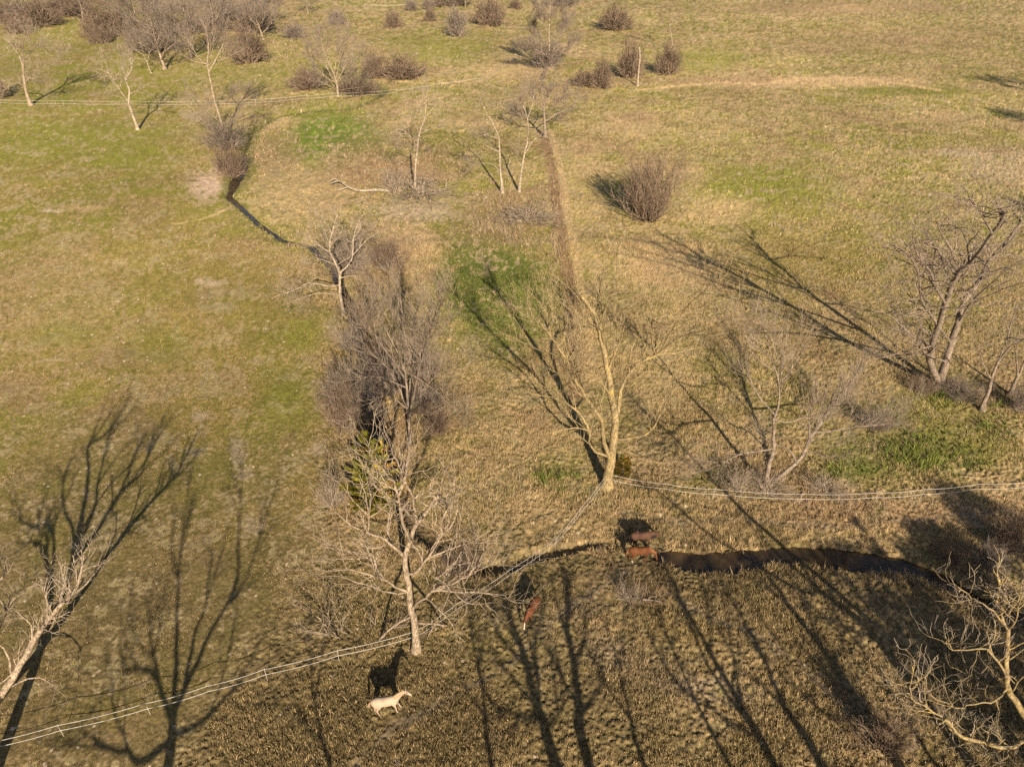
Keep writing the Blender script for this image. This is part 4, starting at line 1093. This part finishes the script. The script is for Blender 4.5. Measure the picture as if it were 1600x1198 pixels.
ST, TC = ("stems", "crown"), ("trunk", "crown")
NEARB = [
    (4, 1014, 342, 122, 132, "large tan rounded shrub with dark shadow, alone on the right pasture"),
    (1, 545, 425, 100, 90, "dark thicket bush behind the broken pale snag"),
    (0, 540, 668, 70, 95, "tall brown brush on the left bank beside the grey vase tree"),
    (0, 684, 676, 70, 70, "reddish brown brush at the right foot of the grey vase tree"),
    (1, 550, 545, 50, 50, "dim bush on the creek edge just below the broken pale snag"),
    (0, 606, 420, 70, 60, "loose tan-brown bush right of the broken pale snag"),
    (1, 572, 640, 70, 60, "purple-grey brush over the creek between the grey vase tree and the left brush"),
    (1, 668, 640, 60, 60, "purple-grey brush right of the stems of the grey vase tree"),
    (0, 590, 560, 60, 55, "brown brush behind the grey vase tree on the creek"),
    (1, 545, 625, 84, 84, "dense grey brush on the creek bank left of the stems of the grey vase tree"),
    (1, 610, 610, 76, 84, "dense grey brush in the creek cut round the stems of the grey vase tree"),
    (1, 664, 590, 64, 70, "grey brush behind the right side of the grey vase tree"),
    (0, 572, 505, 54, 56, "brown brush at the dark water between the snag and the grey vase tree"),
    (2, 362, 272, 62, 60, "brown bush on the pale eroded bank by the creek pool"),
    (1, 356, 232, 90, 62, "grey brush round the foot of the tallest tree"),
    (3, 983, 938, 40, 36, "small bare sapling clump in the trampled grass below the horses"),
    (0, 1375, 1165, 90, 80, "straw-coloured low brush near the bottom right, left of the gnarled tree"),
    (1, 1362, 668, 60, 50, "grey tangle of bare twigs on the slope below the double-trunked tree"),
    (0, 1570, 860, 90, 80, "tan brush on the creek bank at the right edge"),
    (1, 1545, 885, 60, 50, "dark brush overhanging the creek just left of the right-edge brush"),
    (3, 520, 790, 50, 60, "thin brown saplings left of the green cedar"),
    (2, 720, 880, 90, 50, "dark bramble over the creek behind the right limbs of the spreading tree"),
    (1, 1500, 622, 70, 44, "grey brush at the foot of the double-trunked tree"),
    (2, 1440, 612, 60, 34, "low brown brush just left of the foot of the double-trunked tree"),
    (0, 1480, 868, 60, 40, "dry brush on the far bank where the creek bends right"),
    (3, 1150, 765, 60, 40, "pale dry stems by the fence left of the forked tree"),
    (3, 1290, 770, 70, 36, "pale dry stems along the fence right of the forked tree"),
    (3, 1200, 772, 70, 40, "dry stems round the foot of the forked tree"),
    (3, 820, 345, 110, 30, "low brown scrub under the pair of dead trees"),
    (3, 660, 305, 120, 34, "low grey-brown scrub round the dead tree by the fallen log"),
    (3, 620, 300, 40, 50, "thin upright saplings just left of the leftmost dead tree"),
    (1, 1590, 640, 50, 60, "grey brush at the right edge under the cut-off tree"),
]
for k, px, py, w, h, lab in NEARB:
    plant("bush", "bare_bush", ST, SHRUB, k, px, py, w, h, lab)
FARB = [
    (2, 628, 122, 80, 34, "wide reddish shrub by the bend of the creek, right of the round-crowned tree"), (0, 585, 122, 50, 40, "brown shrub touching the right side of the round-crowned tree"),
    (0, 158, 58, 62, 44, "dark rounded shrub beyond the left edge tree"), (0, 615, 43, 34, 24, "small round shrub alone on the upper green slope"),
    (1, 527, 38, 30, 24, "faint grey shrub on the slope between the white-trunked tree and the round shrub"), (1, 714, 58, 36, 44, "upright purple-brown shrub on the far slope"),
    (2, 764, 40, 66, 36, "broad shrub near the top edge, right of the upright purple-brown one"), (0, 672, 34, 20, 20, "tiny round shrub below the top edge, left of the upright purple-brown one"),
    (1, 643, 18, 26, 20, "grey shrub touching the top edge, left end of the small far row"), (1, 670, 16, 24, 18, "grey shrub touching the top edge, second of the small far row"),
    (2, 962, 47, 76, 32, "wide dark shrub alone right of the tall conical tree"), (1, 855, 107, 60, 44, "dark bush under the tall conical tree"),
    (2, 985, 121, 60, 50, "dark grey bush directly behind the broken white trunk"), (0, 1042, 116, 50, 46, "brown bush right of the broken white trunk"),
    (0, 940, 138, 40, 44, "tan bush left of the broken white trunk"), (2, 915, 134, 44, 22, "low dark scrub left of the tan bush"),
    (0, 60, 40, 90, 34, "wide brown thicket near the top left corner"), (2, 15, 36, 70, 34, "brown thicket cut by the left edge at the top"),
    (1, 110, 22, 80, 30, "grey thicket touching the top edge at the left"), (0, 390, 98, 70, 56, "brown brush right of the tallest tree"),
    (1, 400, 50, 70, 50, "grey brush behind the tallest tree"), (1, 460, 60, 34, 24, "small brown shrub left of the round-crowned tree"),
    (1, 240, 80, 90, 44, "grey thicket in front of the far wood"), (0, 0, 152, 30, 40, "brown brush at the left edge in front of the thick bare tree"),
    (2, 480, 140, 60, 30, "grey brush against the left side of the round-crowned tree"), (2, 560, 146, 70, 22, "dim brush under the right side of the round-crowned tree"),
    (1, 345, 16, 60, 20, "low thicket touching the top edge, right of the far wood"), (2, 700, 8, 90, 12, "dark strip of brush along the top edge"), (1, 880, 10, 60, 26, "grey brush at the top edge right of the conical tree"),
    (0, 805, 14, 24, 14, "small shrub at the top edge left of the conical tree"),
]
for k, px, py, w, h, lab in FARB:
    plant("bush", "far_bush", ST, FARS, k, px, py, w * 1.15, h * 1.25, lab, "bushes scattered over the far pasture")
for q in range(16):             # the belt of brush along the gully, one bush much like the next
    plant("bush", "far_bush", ST, FARS, q % 3, 20 + q * 26 + rnd.uniform(-12, 12), 12 + 40 * rnd.random() + (16 if 4 < q < 13 else 0), rnd.uniform(34, 64), rnd.uniform(22, 46), "brown leafless bush in the far thicket belt along the top left", "bushes of the far thicket belt")
FARTR = [
    (0, 258, 108, 80, 100, "bare tree with grey crown left of the tallest tree"), (1, 300, 90, 80, 100, "dense grey tree behind the tallest tree"), (0, 230, 62, 70, 80, "bare tree in the middle of the far wood"),
    (2, 195, 50, 60, 66, "brown-crowned tree at the left of the far wood"), (1, 280, 52, 70, 80, "grey tree at the right of the far wood"), (0, 332, 60, 60, 76, "bare tree at the back right of the far wood"),
    (2, 130, 34, 50, 50, "brown bare tree standing over the top left thicket"), (0, 85, 26, 46, 40, "thin bare tree near the top left corner"), (0, 412, 62, 50, 66, "bare tree with white trunk right of the far wood"),
    (1, 425, 38, 40, 52, "slim bare tree behind the white-trunked one"), (0, 482, 22, 34, 40, "far tree with short bright white trunk at the top edge"), (2, 245, 22, 70, 50, "bare tree cut by the top edge above the far wood"),
    (0, 345, 30, 50, 50, "bare tree cut by the top edge right of the far wood"), (1, 727, 12, 26, 40, "thin white-trunked tree at the top edge right of centre"), (2, 680, 2, 40, 40, "bare tree just crossing the top edge"),
    (1, 20, 14, 40, 40, "bare tree cut by the top left corner"), (2, 400, 12, 50, 40, "bare tree crossing the top edge left of the white-trunked one"),
]
for k, px, py, w, h, lab in FARTR:
    plant("tree", "far_tree", TC, FART, k, px, py, w, h, lab, "bare trees of the far wood")

# ------------------------------------------------------------------ fences of white tape on thin posts
def strand_line(pix, h, sag=.13):
    pts = []
    P = [ground(px, py) for px, py in pix]
    P = [(p[0], p[1], hz(p[0], p[1]) + h) for p in P]
    for a, b in zip(P[:-1], P[1:]):
        for s in range(6):
            t = s / 6
            pts.append((a[0] + (b[0] - a[0]) * t, a[1] + (b[1] - a[1]) * t, a[2] + (b[2] - a[2]) * t - sag * 4 * t * (1 - t)))
    pts.append(P[-1])
    return pts

def fence(name, pix, heights, label, rad, posts, post_mat, post_r=.016):
    b = ground(*pix[0]); root = tag(add_obj(name, None, None, (b[0], b[1], 0)), label, "fence")
    for h in heights:
        t = Tubes(); pts = strand_line(pix, h)
        t.add([(p[0] - b[0], p[1] - b[1], p[2]) for p in pts], [rad] * len(pts), 5)
        add_obj("strand", t.mesh("strand", M_TAPE), root)
    for q in posts:
        g = ground(*q); z = hz(g[0], g[1]); t = Tubes()
        x, y = g[0] - b[0], g[1] - b[1]
        t.add([(x, y, z - .2), (x + .02, y + .01, z + .7), (x + .04, y, z + max(heights) + .12)], [post_r, post_r, post_r * .9], 6)
        for h in heights:       # clip that holds the tape
            t.add([(x + .02, y - .05, z + h), (x + .05, y + .05, z + h)], [.02, .02], 5)
        add_obj("post", t.mesh("post", post_mat), root)
    return root
M_POST, _nt, _b = new_mat("fence_post")
_n = _nt.nodes.new("ShaderNodeTexNoise"); _n.inputs["Scale"].default_value = 6
_r = _nt.nodes.new("ShaderNodeValToRGB"); _r.color_ramp.elements[0].color = (.30, .27, .22, 1); _r.color_ramp.elements[1].color = (.55, .51, .46, 1)
_nt.links.new(_n.outputs["Fac"], _r.inputs[0]); _nt.links.new(_r.outputs[0], _b.inputs["Base Color"])
FA = [(-160, 1222), (-30, 1183), (100, 1150), (235, 1116), (330, 1089), (418, 1063), (530, 1033), (652, 1001), (715, 958), (800, 901), (868, 850), (915, 798), (938, 768), (944, 757)]
fence("tape_fence", FA, (1.15, .62), "two-strand white tape fence from the bottom left corner up to the yellow-barked tree", .016, [(100, 1150), (235, 1116), (418, 1063), (530, 1033), (800, 901), (868, 850)], M_POST)
FB = [(956, 757), (1040, 772), (1113, 780), (1248, 788), (1366, 786), (1437, 781), (1520, 773), (1610, 768), (1720, 760)]
fence("tape_fence", FB, (1.15, .62), "two-strand white tape fence from the yellow-barked tree to the right edge above the creek", .016, [(1113, 780), (1248, 788), (1366, 786), (1437, 781), (1610, 768)], M_POST)
FC = [(-80, 165), (0, 164), (100, 165), (200, 166), (300, 166), (400, 164), (470, 159), (520, 155), (580, 151), (620, 147)]
fence("tape_fence", FC, (1.2, .55), "far two-strand white tape fence crossing the left pasture in front of the trees", .022, [(0, 164), (100, 165), (300, 166), (400, 164), (520, 155), (620, 147)], M_POST, .03)
FD = [(620, 147), (690, 136), (752, 127), (795, 152)]
fence("tape_fence", FD, (.9,), "thin single-strand fence bending beyond the dead trees", .03, [(690, 136), (752, 127), (795, 152)], M_POST, .03)
FE = [(570, 12), (610, 13), (660, 10), (720, 7)]
fence("tape_fence", FE, (1.1,), "short faint stretch of white fence near the top edge", .05, [(570, 12), (720, 7)], M_POST, .06)

# ------------------------------------------------------------------ fallen wood
def fallen(name, label, parts, mat, seed):
    R = random.Random(seed); t = Tubes(); g = ground(*parts[0][2][0][:2])
    for r0, r1, px in parts:
        P = []
        for q in px:
            a = ground(q[0], q[1], q[2]); P.append((a[0], a[1], hz(a[0], a[1]) + q[2]))
        f = refine(R, P, .05); n = len(f)
        t.add([(p[0] - g[0], p[1] - g[1], p[2]) for p in f], [r0 + (r1 - r0) * k / (n - 1) for k in range(n)], 7)
    tag(add_obj(name, t.mesh(name, mat), None, (g[0], g[1], 0)), label, "fallen branch")
fallen("fallen_log", "pale fallen dead limb with raised crooked branches lying left of the dead trees", [
    (.28, .08, [(612, 299, .3), (585, 298, .35), (560, 299, .4), (545, 293, .8), (530, 284, 1.1), (515, 288, .6)]), (.14, .05, [(545, 293, .8), (535, 296, .5), (522, 300, .15)]),
    (.12, .05, [(530, 284, 1.1), (522, 280, 1.3), (515, 284, 1.0)]), (.12, .04, [(585, 298, .35), (575, 310, .2), (560, 318, .1)])], M_BARK_PALE, 71)
fallen("fallen_branch", "grey broken branch lying by the small sapling clump below the horses", [
    (.10, .05, [(1004, 936, .1), (1018, 937, .12), (1035, 940, .08)]), (.06, .03, [(1012, 937, .1), (1018, 931, .3), (1026, 930, .2)])], M_BARK_GREY, 72)

fallen("fallen_branch", "dead twiggy branch hanging from the bank into the creek water, middle of the open stretch", [
    (.05, .015, [(1158, 868, .35), (1172, 855, .5), (1188, 848, .6)]), (.03, .01, [(1160, 866, .4), (1150, 858, .6), (1140, 862, .4)]), (.03, .01, [(1172, 855, .5), (1166, 846, .8), (1160, 838, .9)]),
    (.03, .01, [(1165, 862, .4), (1178, 860, .7), (1192, 858, .6)])], M_BARK_GREY, 73)
fallen("fallen_branch", "dark stick lying across the shallow bank left of the chestnut horse", [
    (.06, .03, [(815, 866, .05), (832, 872, .1), (850, 874, .1)]), (.04, .02, [(832, 872, .1), (838, 866, .3), (846, 864, .2)])], M_BARK_GREY, 74)

# ------------------------------------------------------------------ horses
def ring_loft(bm_V, bm_Q, stations, seg=14, side=(0, 1, 0)):
    """stations: (centre, half width along side, half height); closed tube with caps"""
    n0 = len(bm_V); S = stations
    for i, (c, a, b) in enumerate(S):
        c = Vector(c); t = (Vector(S[min(i + 1, len(S) - 1)][0]) - Vector(S[max(i - 1, 0)][0])).normalized()
        u = Vector(side); u = (u - t * u.dot(t)).normalized(); w = t.cross(u)
        for k in range(seg):
            an = 2 * math.pi * k / seg
            bm_V.append(tuple(c + u * (a * math.cos(an)) + w * (b * math.sin(an))))
    for i in range(len(S) - 1):
        for k in range(seg):
            k2 = (k + 1) % seg
            bm_Q.append((n0 + i * seg + k, n0 + i * seg + k2, n0 + (i + 1) * seg + k2, n0 + (i + 1) * seg + k))
    for e, i in ((0, 0), (1, len(S) - 1)):
        bm_V.append(tuple(S[i][0])); cidx = len(bm_V) - 1
        for k in range(seg):
            k2 = (k + 1) % seg
            f = (n0 + i * seg + k, cidx, n0 + i * seg + k2)
            bm_Q.append(f if e == 0 else f[::-1])

def horse(loc, yaw, coat, leg_col, mane_col, poll, nose, strides, label, socks=(), blaze=None, tail_dir=(-.25, 0), size=1.0):
    """x forward, y left, z up; poll and nose place the neck and head"""
    V, Q = [], []
    ring_loft(V, Q, [((-.84, 0, 1.17), .07, .10), ((-.80, 0, 1.17), .17, .20), ((-.68, 0, 1.19), .255, .275), ((-.48, 0, 1.19), .295, .315), ((-.2, 0, 1.135), .29, .315), ((.05, 0, 1.105), .295, .325),
                     ((.28, 0, 1.12), .275, .335), ((.48, 0, 1.16), .25, .345), ((.64, 0, 1.17), .20, .29), ((.76, 0, 1.15), .13, .20), ((.80, 0, 1.15), .06, .10)])
    ring_loft(V, Q, [((.30, 0, 1.38), .10, .10), ((.42, 0, 1.42), .085, .06), ((.5, 0, 1.36), .05, .05)])                      # withers
    pl, ns = Vector(poll), Vector(nose)
    nb = Vector((.56, 0, 1.20))
    mid = nb.lerp(pl, .5) + Vector((0, 0, .05))
    ring_loft(V, Q, [(tuple(nb), .19, .29), (tuple(nb.lerp(mid, .5)), .155, .235), (tuple(mid), .125, .19), (tuple(mid.lerp(pl, .6)), .105, .155), (tuple(pl), .095, .125)])
    d = (ns - pl)
    fw = d.normalized(); up = (Vector((0, 0, 1)) - fw * fw.z) if abs(fw.z) < .98 else Vector((1, 0, 0)); up.normalize()
    if (pl - nb).dot(up) < 0 and fw.z < -.5: pass
    sd = fw.cross(up).normalized()
    ring_loft(V, Q, [(tuple(pl - fw * .07), .06, .06), (tuple(pl), .095, .12), (tuple(pl + d * .25 - up * .02), .108, .15), (tuple(pl + d * .5 - up * .01), .088, .118), (tuple(pl + d * .75), .066, .085), (tuple(pl + d * .92), .068, .078), (tuple(ns), .05, .055)], side=tuple(sd))
    for s in (-1, 1):
        e0 = pl + sd * (.06 * s) + up * .09 - fw * .03
        ring_loft(V, Q, [(tuple(e0), .035, .03), (tuple(e0 + up * .08 + sd * .02 * s), .034, .026), (tuple(e0 + up * .17 + sd * .03 * s - fw * .02), .012, .012)], 8, side=tuple(sd))
    hoofs = []
    for i, (hx, fx, ln) in enumerate(((-.5, 0, 0), (-.5, 0, 1), (.52, 0, 0), (.52, 0, 1))):
        s = 1 if ln else -1; y = .15 * s; st = strides[i]
        if i < 2:
            ring_loft(V, Q, [((-.50, y * .8, 1.22), .12, .22), ((-.47, y, 1.02), .145, .24), ((-.42 + st * .15, y * 1.05, .82), .115, .165), ((-.52 + st * .4, y, .64), .07, .095), ((-.63 + st * .6, y, .52), .055, .075),
                             ((-.615 + st * .75, y, .38), .04, .05), ((-.60 + st * .92, y, .16), .042, .05), ((-.575 + st, y, .085), .04, .045), ((-.54 + st * 1.02, y, .0), .062, .07), ((-.54 + st * 1.02, y, -.03), .062, .07)], 12)
            hoofs.append((-.54 + st, y))
        else:
            ring_loft(V, Q, [((.50, y * .8, 1.20), .10, .20), ((.53, y, 1.0), .11, .18), ((.48 + st * .2, y, .80), .078, .11), ((.50 + st * .45, y, .62), .058, .072), ((.51 + st * .65, y, .47), .054, .06),
                             ((.505 + st * .75, y, .38), .04, .045), ((.505 + st * .92, y, .16), .042, .046), ((.53 + st, y, .085), .038, .042), ((.555 + st * 1.02, y, .0), .06, .066), ((.555 + st * 1.02, y, -.03), .06, .066)], 12)
            hoofs.append((.555 + st, y))
    me = bpy.data.meshes.new("horse_shape"); me.from_pydata(V, [], Q)
    tmp = bpy.data.objects.new("horse_shape", me); COL.objects.link(tmp)
    m = tmp.modifiers.new("join", 'REMESH'); m.mode = 'VOXEL'; m.voxel_size = .024; m.use_smooth_shade = True
    m = tmp.modifiers.new("soften", 'SMOOTH'); m.factor = .5; m.iterations = 5
    body = bpy.data.meshes.new_from_object(tmp.evaluated_get(bpy.context.evaluated_depsgraph_get()))
    bpy.data.objects.remove(tmp)
    co = np.empty(len(body.vertices) * 3, dtype=np.float32); body.vertices.foreach_get("co", co); co = co.reshape(-1, 3)
    c = np.tile(np.array(coat), (len(co), 1)) * (.78 + .30 * fbm(co[:, 0] + .3 * co[:, 1], co[:, 2] + co[:, 1], .42, 5, 3))[:, None]
    c = c * (1 - .22 * smooth(.58, .72, fbm(co[:, 0] - co[:, 1], co[:, 2], .28, 9, 2)))[:, None]     # dust and mud on the coat
    low = (smooth(.75, .35, co[:, 2]) * (np.abs(co[:, 1]) < .3) * (co[:, 0] < .75))[:, None]
    c = c * (1 - low) + np.array(leg_col) * low
    for i, (hx, hy) in enumerate(hoofs):
        near = np.hypot(co[:, 0] - hx, co[:, 1] - hy) < .17
        if i in socks: c[near & (co[:, 2] < .30)] = (.5, .44, .36)
        c[near & (co[:, 2] < .055)] = (.09, .07, .05)
    rel = co - np.array(pl); along = rel @ np.array(d) / d.length_squared; hgt = rel @ np.array(up); lat = np.abs(rel @ np.array(sd))
    head = (along > .1) & (along < 1.1) & (np.linalg.norm(rel, axis=1) < .85)
    if blaze: c[head & (hgt > .03) & (lat < blaze) | head & (along > .86)] = (.5, .44, .37)
    else: c[head & (along > .86)] *= .7
    for s in (-1, 1):           # eyes
        e = np.array(pl + d * .30 + up * .05 + sd * .1 * s); c[np.linalg.norm(co - e, axis=1) < .035] = (.012, .009, .007)
    at = body.color_attributes.new("Col", 'FLOAT_COLOR', 'POINT'); q = np.ones((len(co), 4), dtype=np.float32); q[:, :3] = c
    at.data.foreach_set("color", q.ravel()); body.materials.clear(); body.materials.append(M_COAT)
    body.polygons.foreach_set("use_smooth", np.ones(len(body.polygons), dtype=bool))
    body.name = "horse"
    o = add_obj("horse", body, None, (loc[0], loc[1], hz(loc[0], loc[1]) + .02)); o.rotation_euler = (0, 0, yaw); o.scale = (size,) * 3
    tag(o, label, "horse")
    def hair(name, strands):
        t = Tubes()
        for pts, r in strands: t.add(pts, r, 5)
        mm = t.mesh(name, None); a = mm.color_attributes.new("Col", 'FLOAT_COLOR', 'POINT'); k = np.ones((len(mm.vertices), 4), dtype=np.float32)
        k[:, :3] = np.array(mane_col); a.data.foreach_set("color", k.ravel()); mm.materials.append(M_COAT); add_obj(name, mm, o)
    R = random.Random(int(loc[0] * 100)); ax = pl - nb; nup = Vector((0, 1, 0)).cross(ax.normalized()); nup = nup if nup.z > 0 or nup.x < 0 else -nup
    if nup.z < 0 and ax.z > 0: nup = -nup
    if ax.z < -.2 and nup.z < 0: nup = -nup
    st = []
    for k in range(34):
        t_ = k / 33; base = nb.lerp(mid, min(1, t_ * 2)) if t_ < .5 else mid.lerp(pl, t_ * 2 - 1)
        b = base + nup * (.27 - .13 * t_); s = -1
        st.append(([tuple(b), tuple(b + nup * .03 + Vector((0, .05 * s, -.02))), tuple(b + Vector((0, .11 * s, -.12))), tuple(b + Vector((R.uniform(-.03, .03), .15 * s, -.24)))], [.028, .03, .024, .006]))
    hair("mane", st)
    st = []
    for k in range(16):
        dx, dy = R.uniform(-.05, .05), R.uniform(-.05, .05)
        st.append(([(-.80, 0, 1.30), (-.90 + dx * .4, dy * .5, 1.22), (-.95 + dx + tail_dir[0] * .3, dy + tail_dir[1] * .4, .95), (-.96 + dx * 1.4 + tail_dir[0] * .4, dy * 1.3 + tail_dir[1], .58)], [.035, .035, .03, .008]))
    hair("tail", st)
    return o

def between(a, b, z):           # ground place and heading of a horse seen from rump pixel a to chest pixel b at height z
    p, q = ground(a[0], a[1], z), ground(b[0], b[1], z)
    return ((p[0] + q[0]) / 2, (p[1] + q[1]) / 2), math.atan2(q[1] - p[1], q[0] - p[0])
l_, y_ = between((581, 1098), (622, 1091), 1.2)
horse(l_, y_, (.36, .285, .215), (.33, .25, .18), (.30, .225, .145), (1.22, -.02, 1.86), (1.62, -.18, 1.55), (.12, -.10, .10, .34), "white horse standing with head raised below the spreading tree", tail_dir=(-.15, .12))
l_, y_ = between((983, 858), (1018, 856), 1.2)
horse(l_, y_ - .05, (.115, .044, .019), (.10, .04, .018), (.18, .08, .035), (1.12, -.14, .98), (1.28, -.34, .42), (.08, -.10, -.08, .10), "bright chestnut horse grazing at the creek edge, nearer of the two side by side", socks=(0,), tail_dir=(-.1, .05))
l_, y_ = between((987, 833), (1019, 832), 1.2)
horse(l_, y_ + .06, (.085, .044, .03), (.035, .022, .018), (.022, .016, .014), (1.18, .10, 1.16), (1.50, .20, .66), (.05, -.08, .10, -.06), "dark brown horse with black mane standing behind the bright chestnut one", tail_dir=(-.1, .1))
l_, y_ = between((839, 934), (824, 958), 1.2)
horse(l_, y_, (.125, .045, .021), (.07, .028, .016), (.05, .02, .012), (1.14, .05, .95), (1.36, .10, .40), (.10, -.10, .12, -.10), "bay horse with white blaze and sock grazing alone towards the bottom of the pasture", socks=(0,), blaze=.035, tail_dir=(-.1, .1))

# ------------------------------------------------------------------ the air: faint evening haze
HZ, _nt, _b = new_mat("haze_air")
_nt.nodes.remove(_b)
_v = _nt.nodes.new("ShaderNodeVolumePrincipled"); _v.inputs["Density"].default_value = .00005
_v.inputs["Color"].default_value = (.95, .92, .88, 1); _v.inputs["Anisotropy"].default_value = 0.0
_nt.links.new(_v.outputs[0], _nt.nodes["Material Output"].inputs["Volume"])
_z0, _z1, _e = -4.0, 46.0, 3200.0
_V = [(x, y, z) for z in (_z0, _z1) for y in (-_e, _e) for x in (-_e, _e)]
_Q = [(0, 2, 3, 1), (4, 5, 7, 6), (0, 1, 5, 4), (2, 6, 7, 3), (0, 4, 6, 2), (1, 3, 7, 5)]
tag(add_obj("haze", mesh_from("haze", _V, _Q, mat=HZ)), kind='stuff')
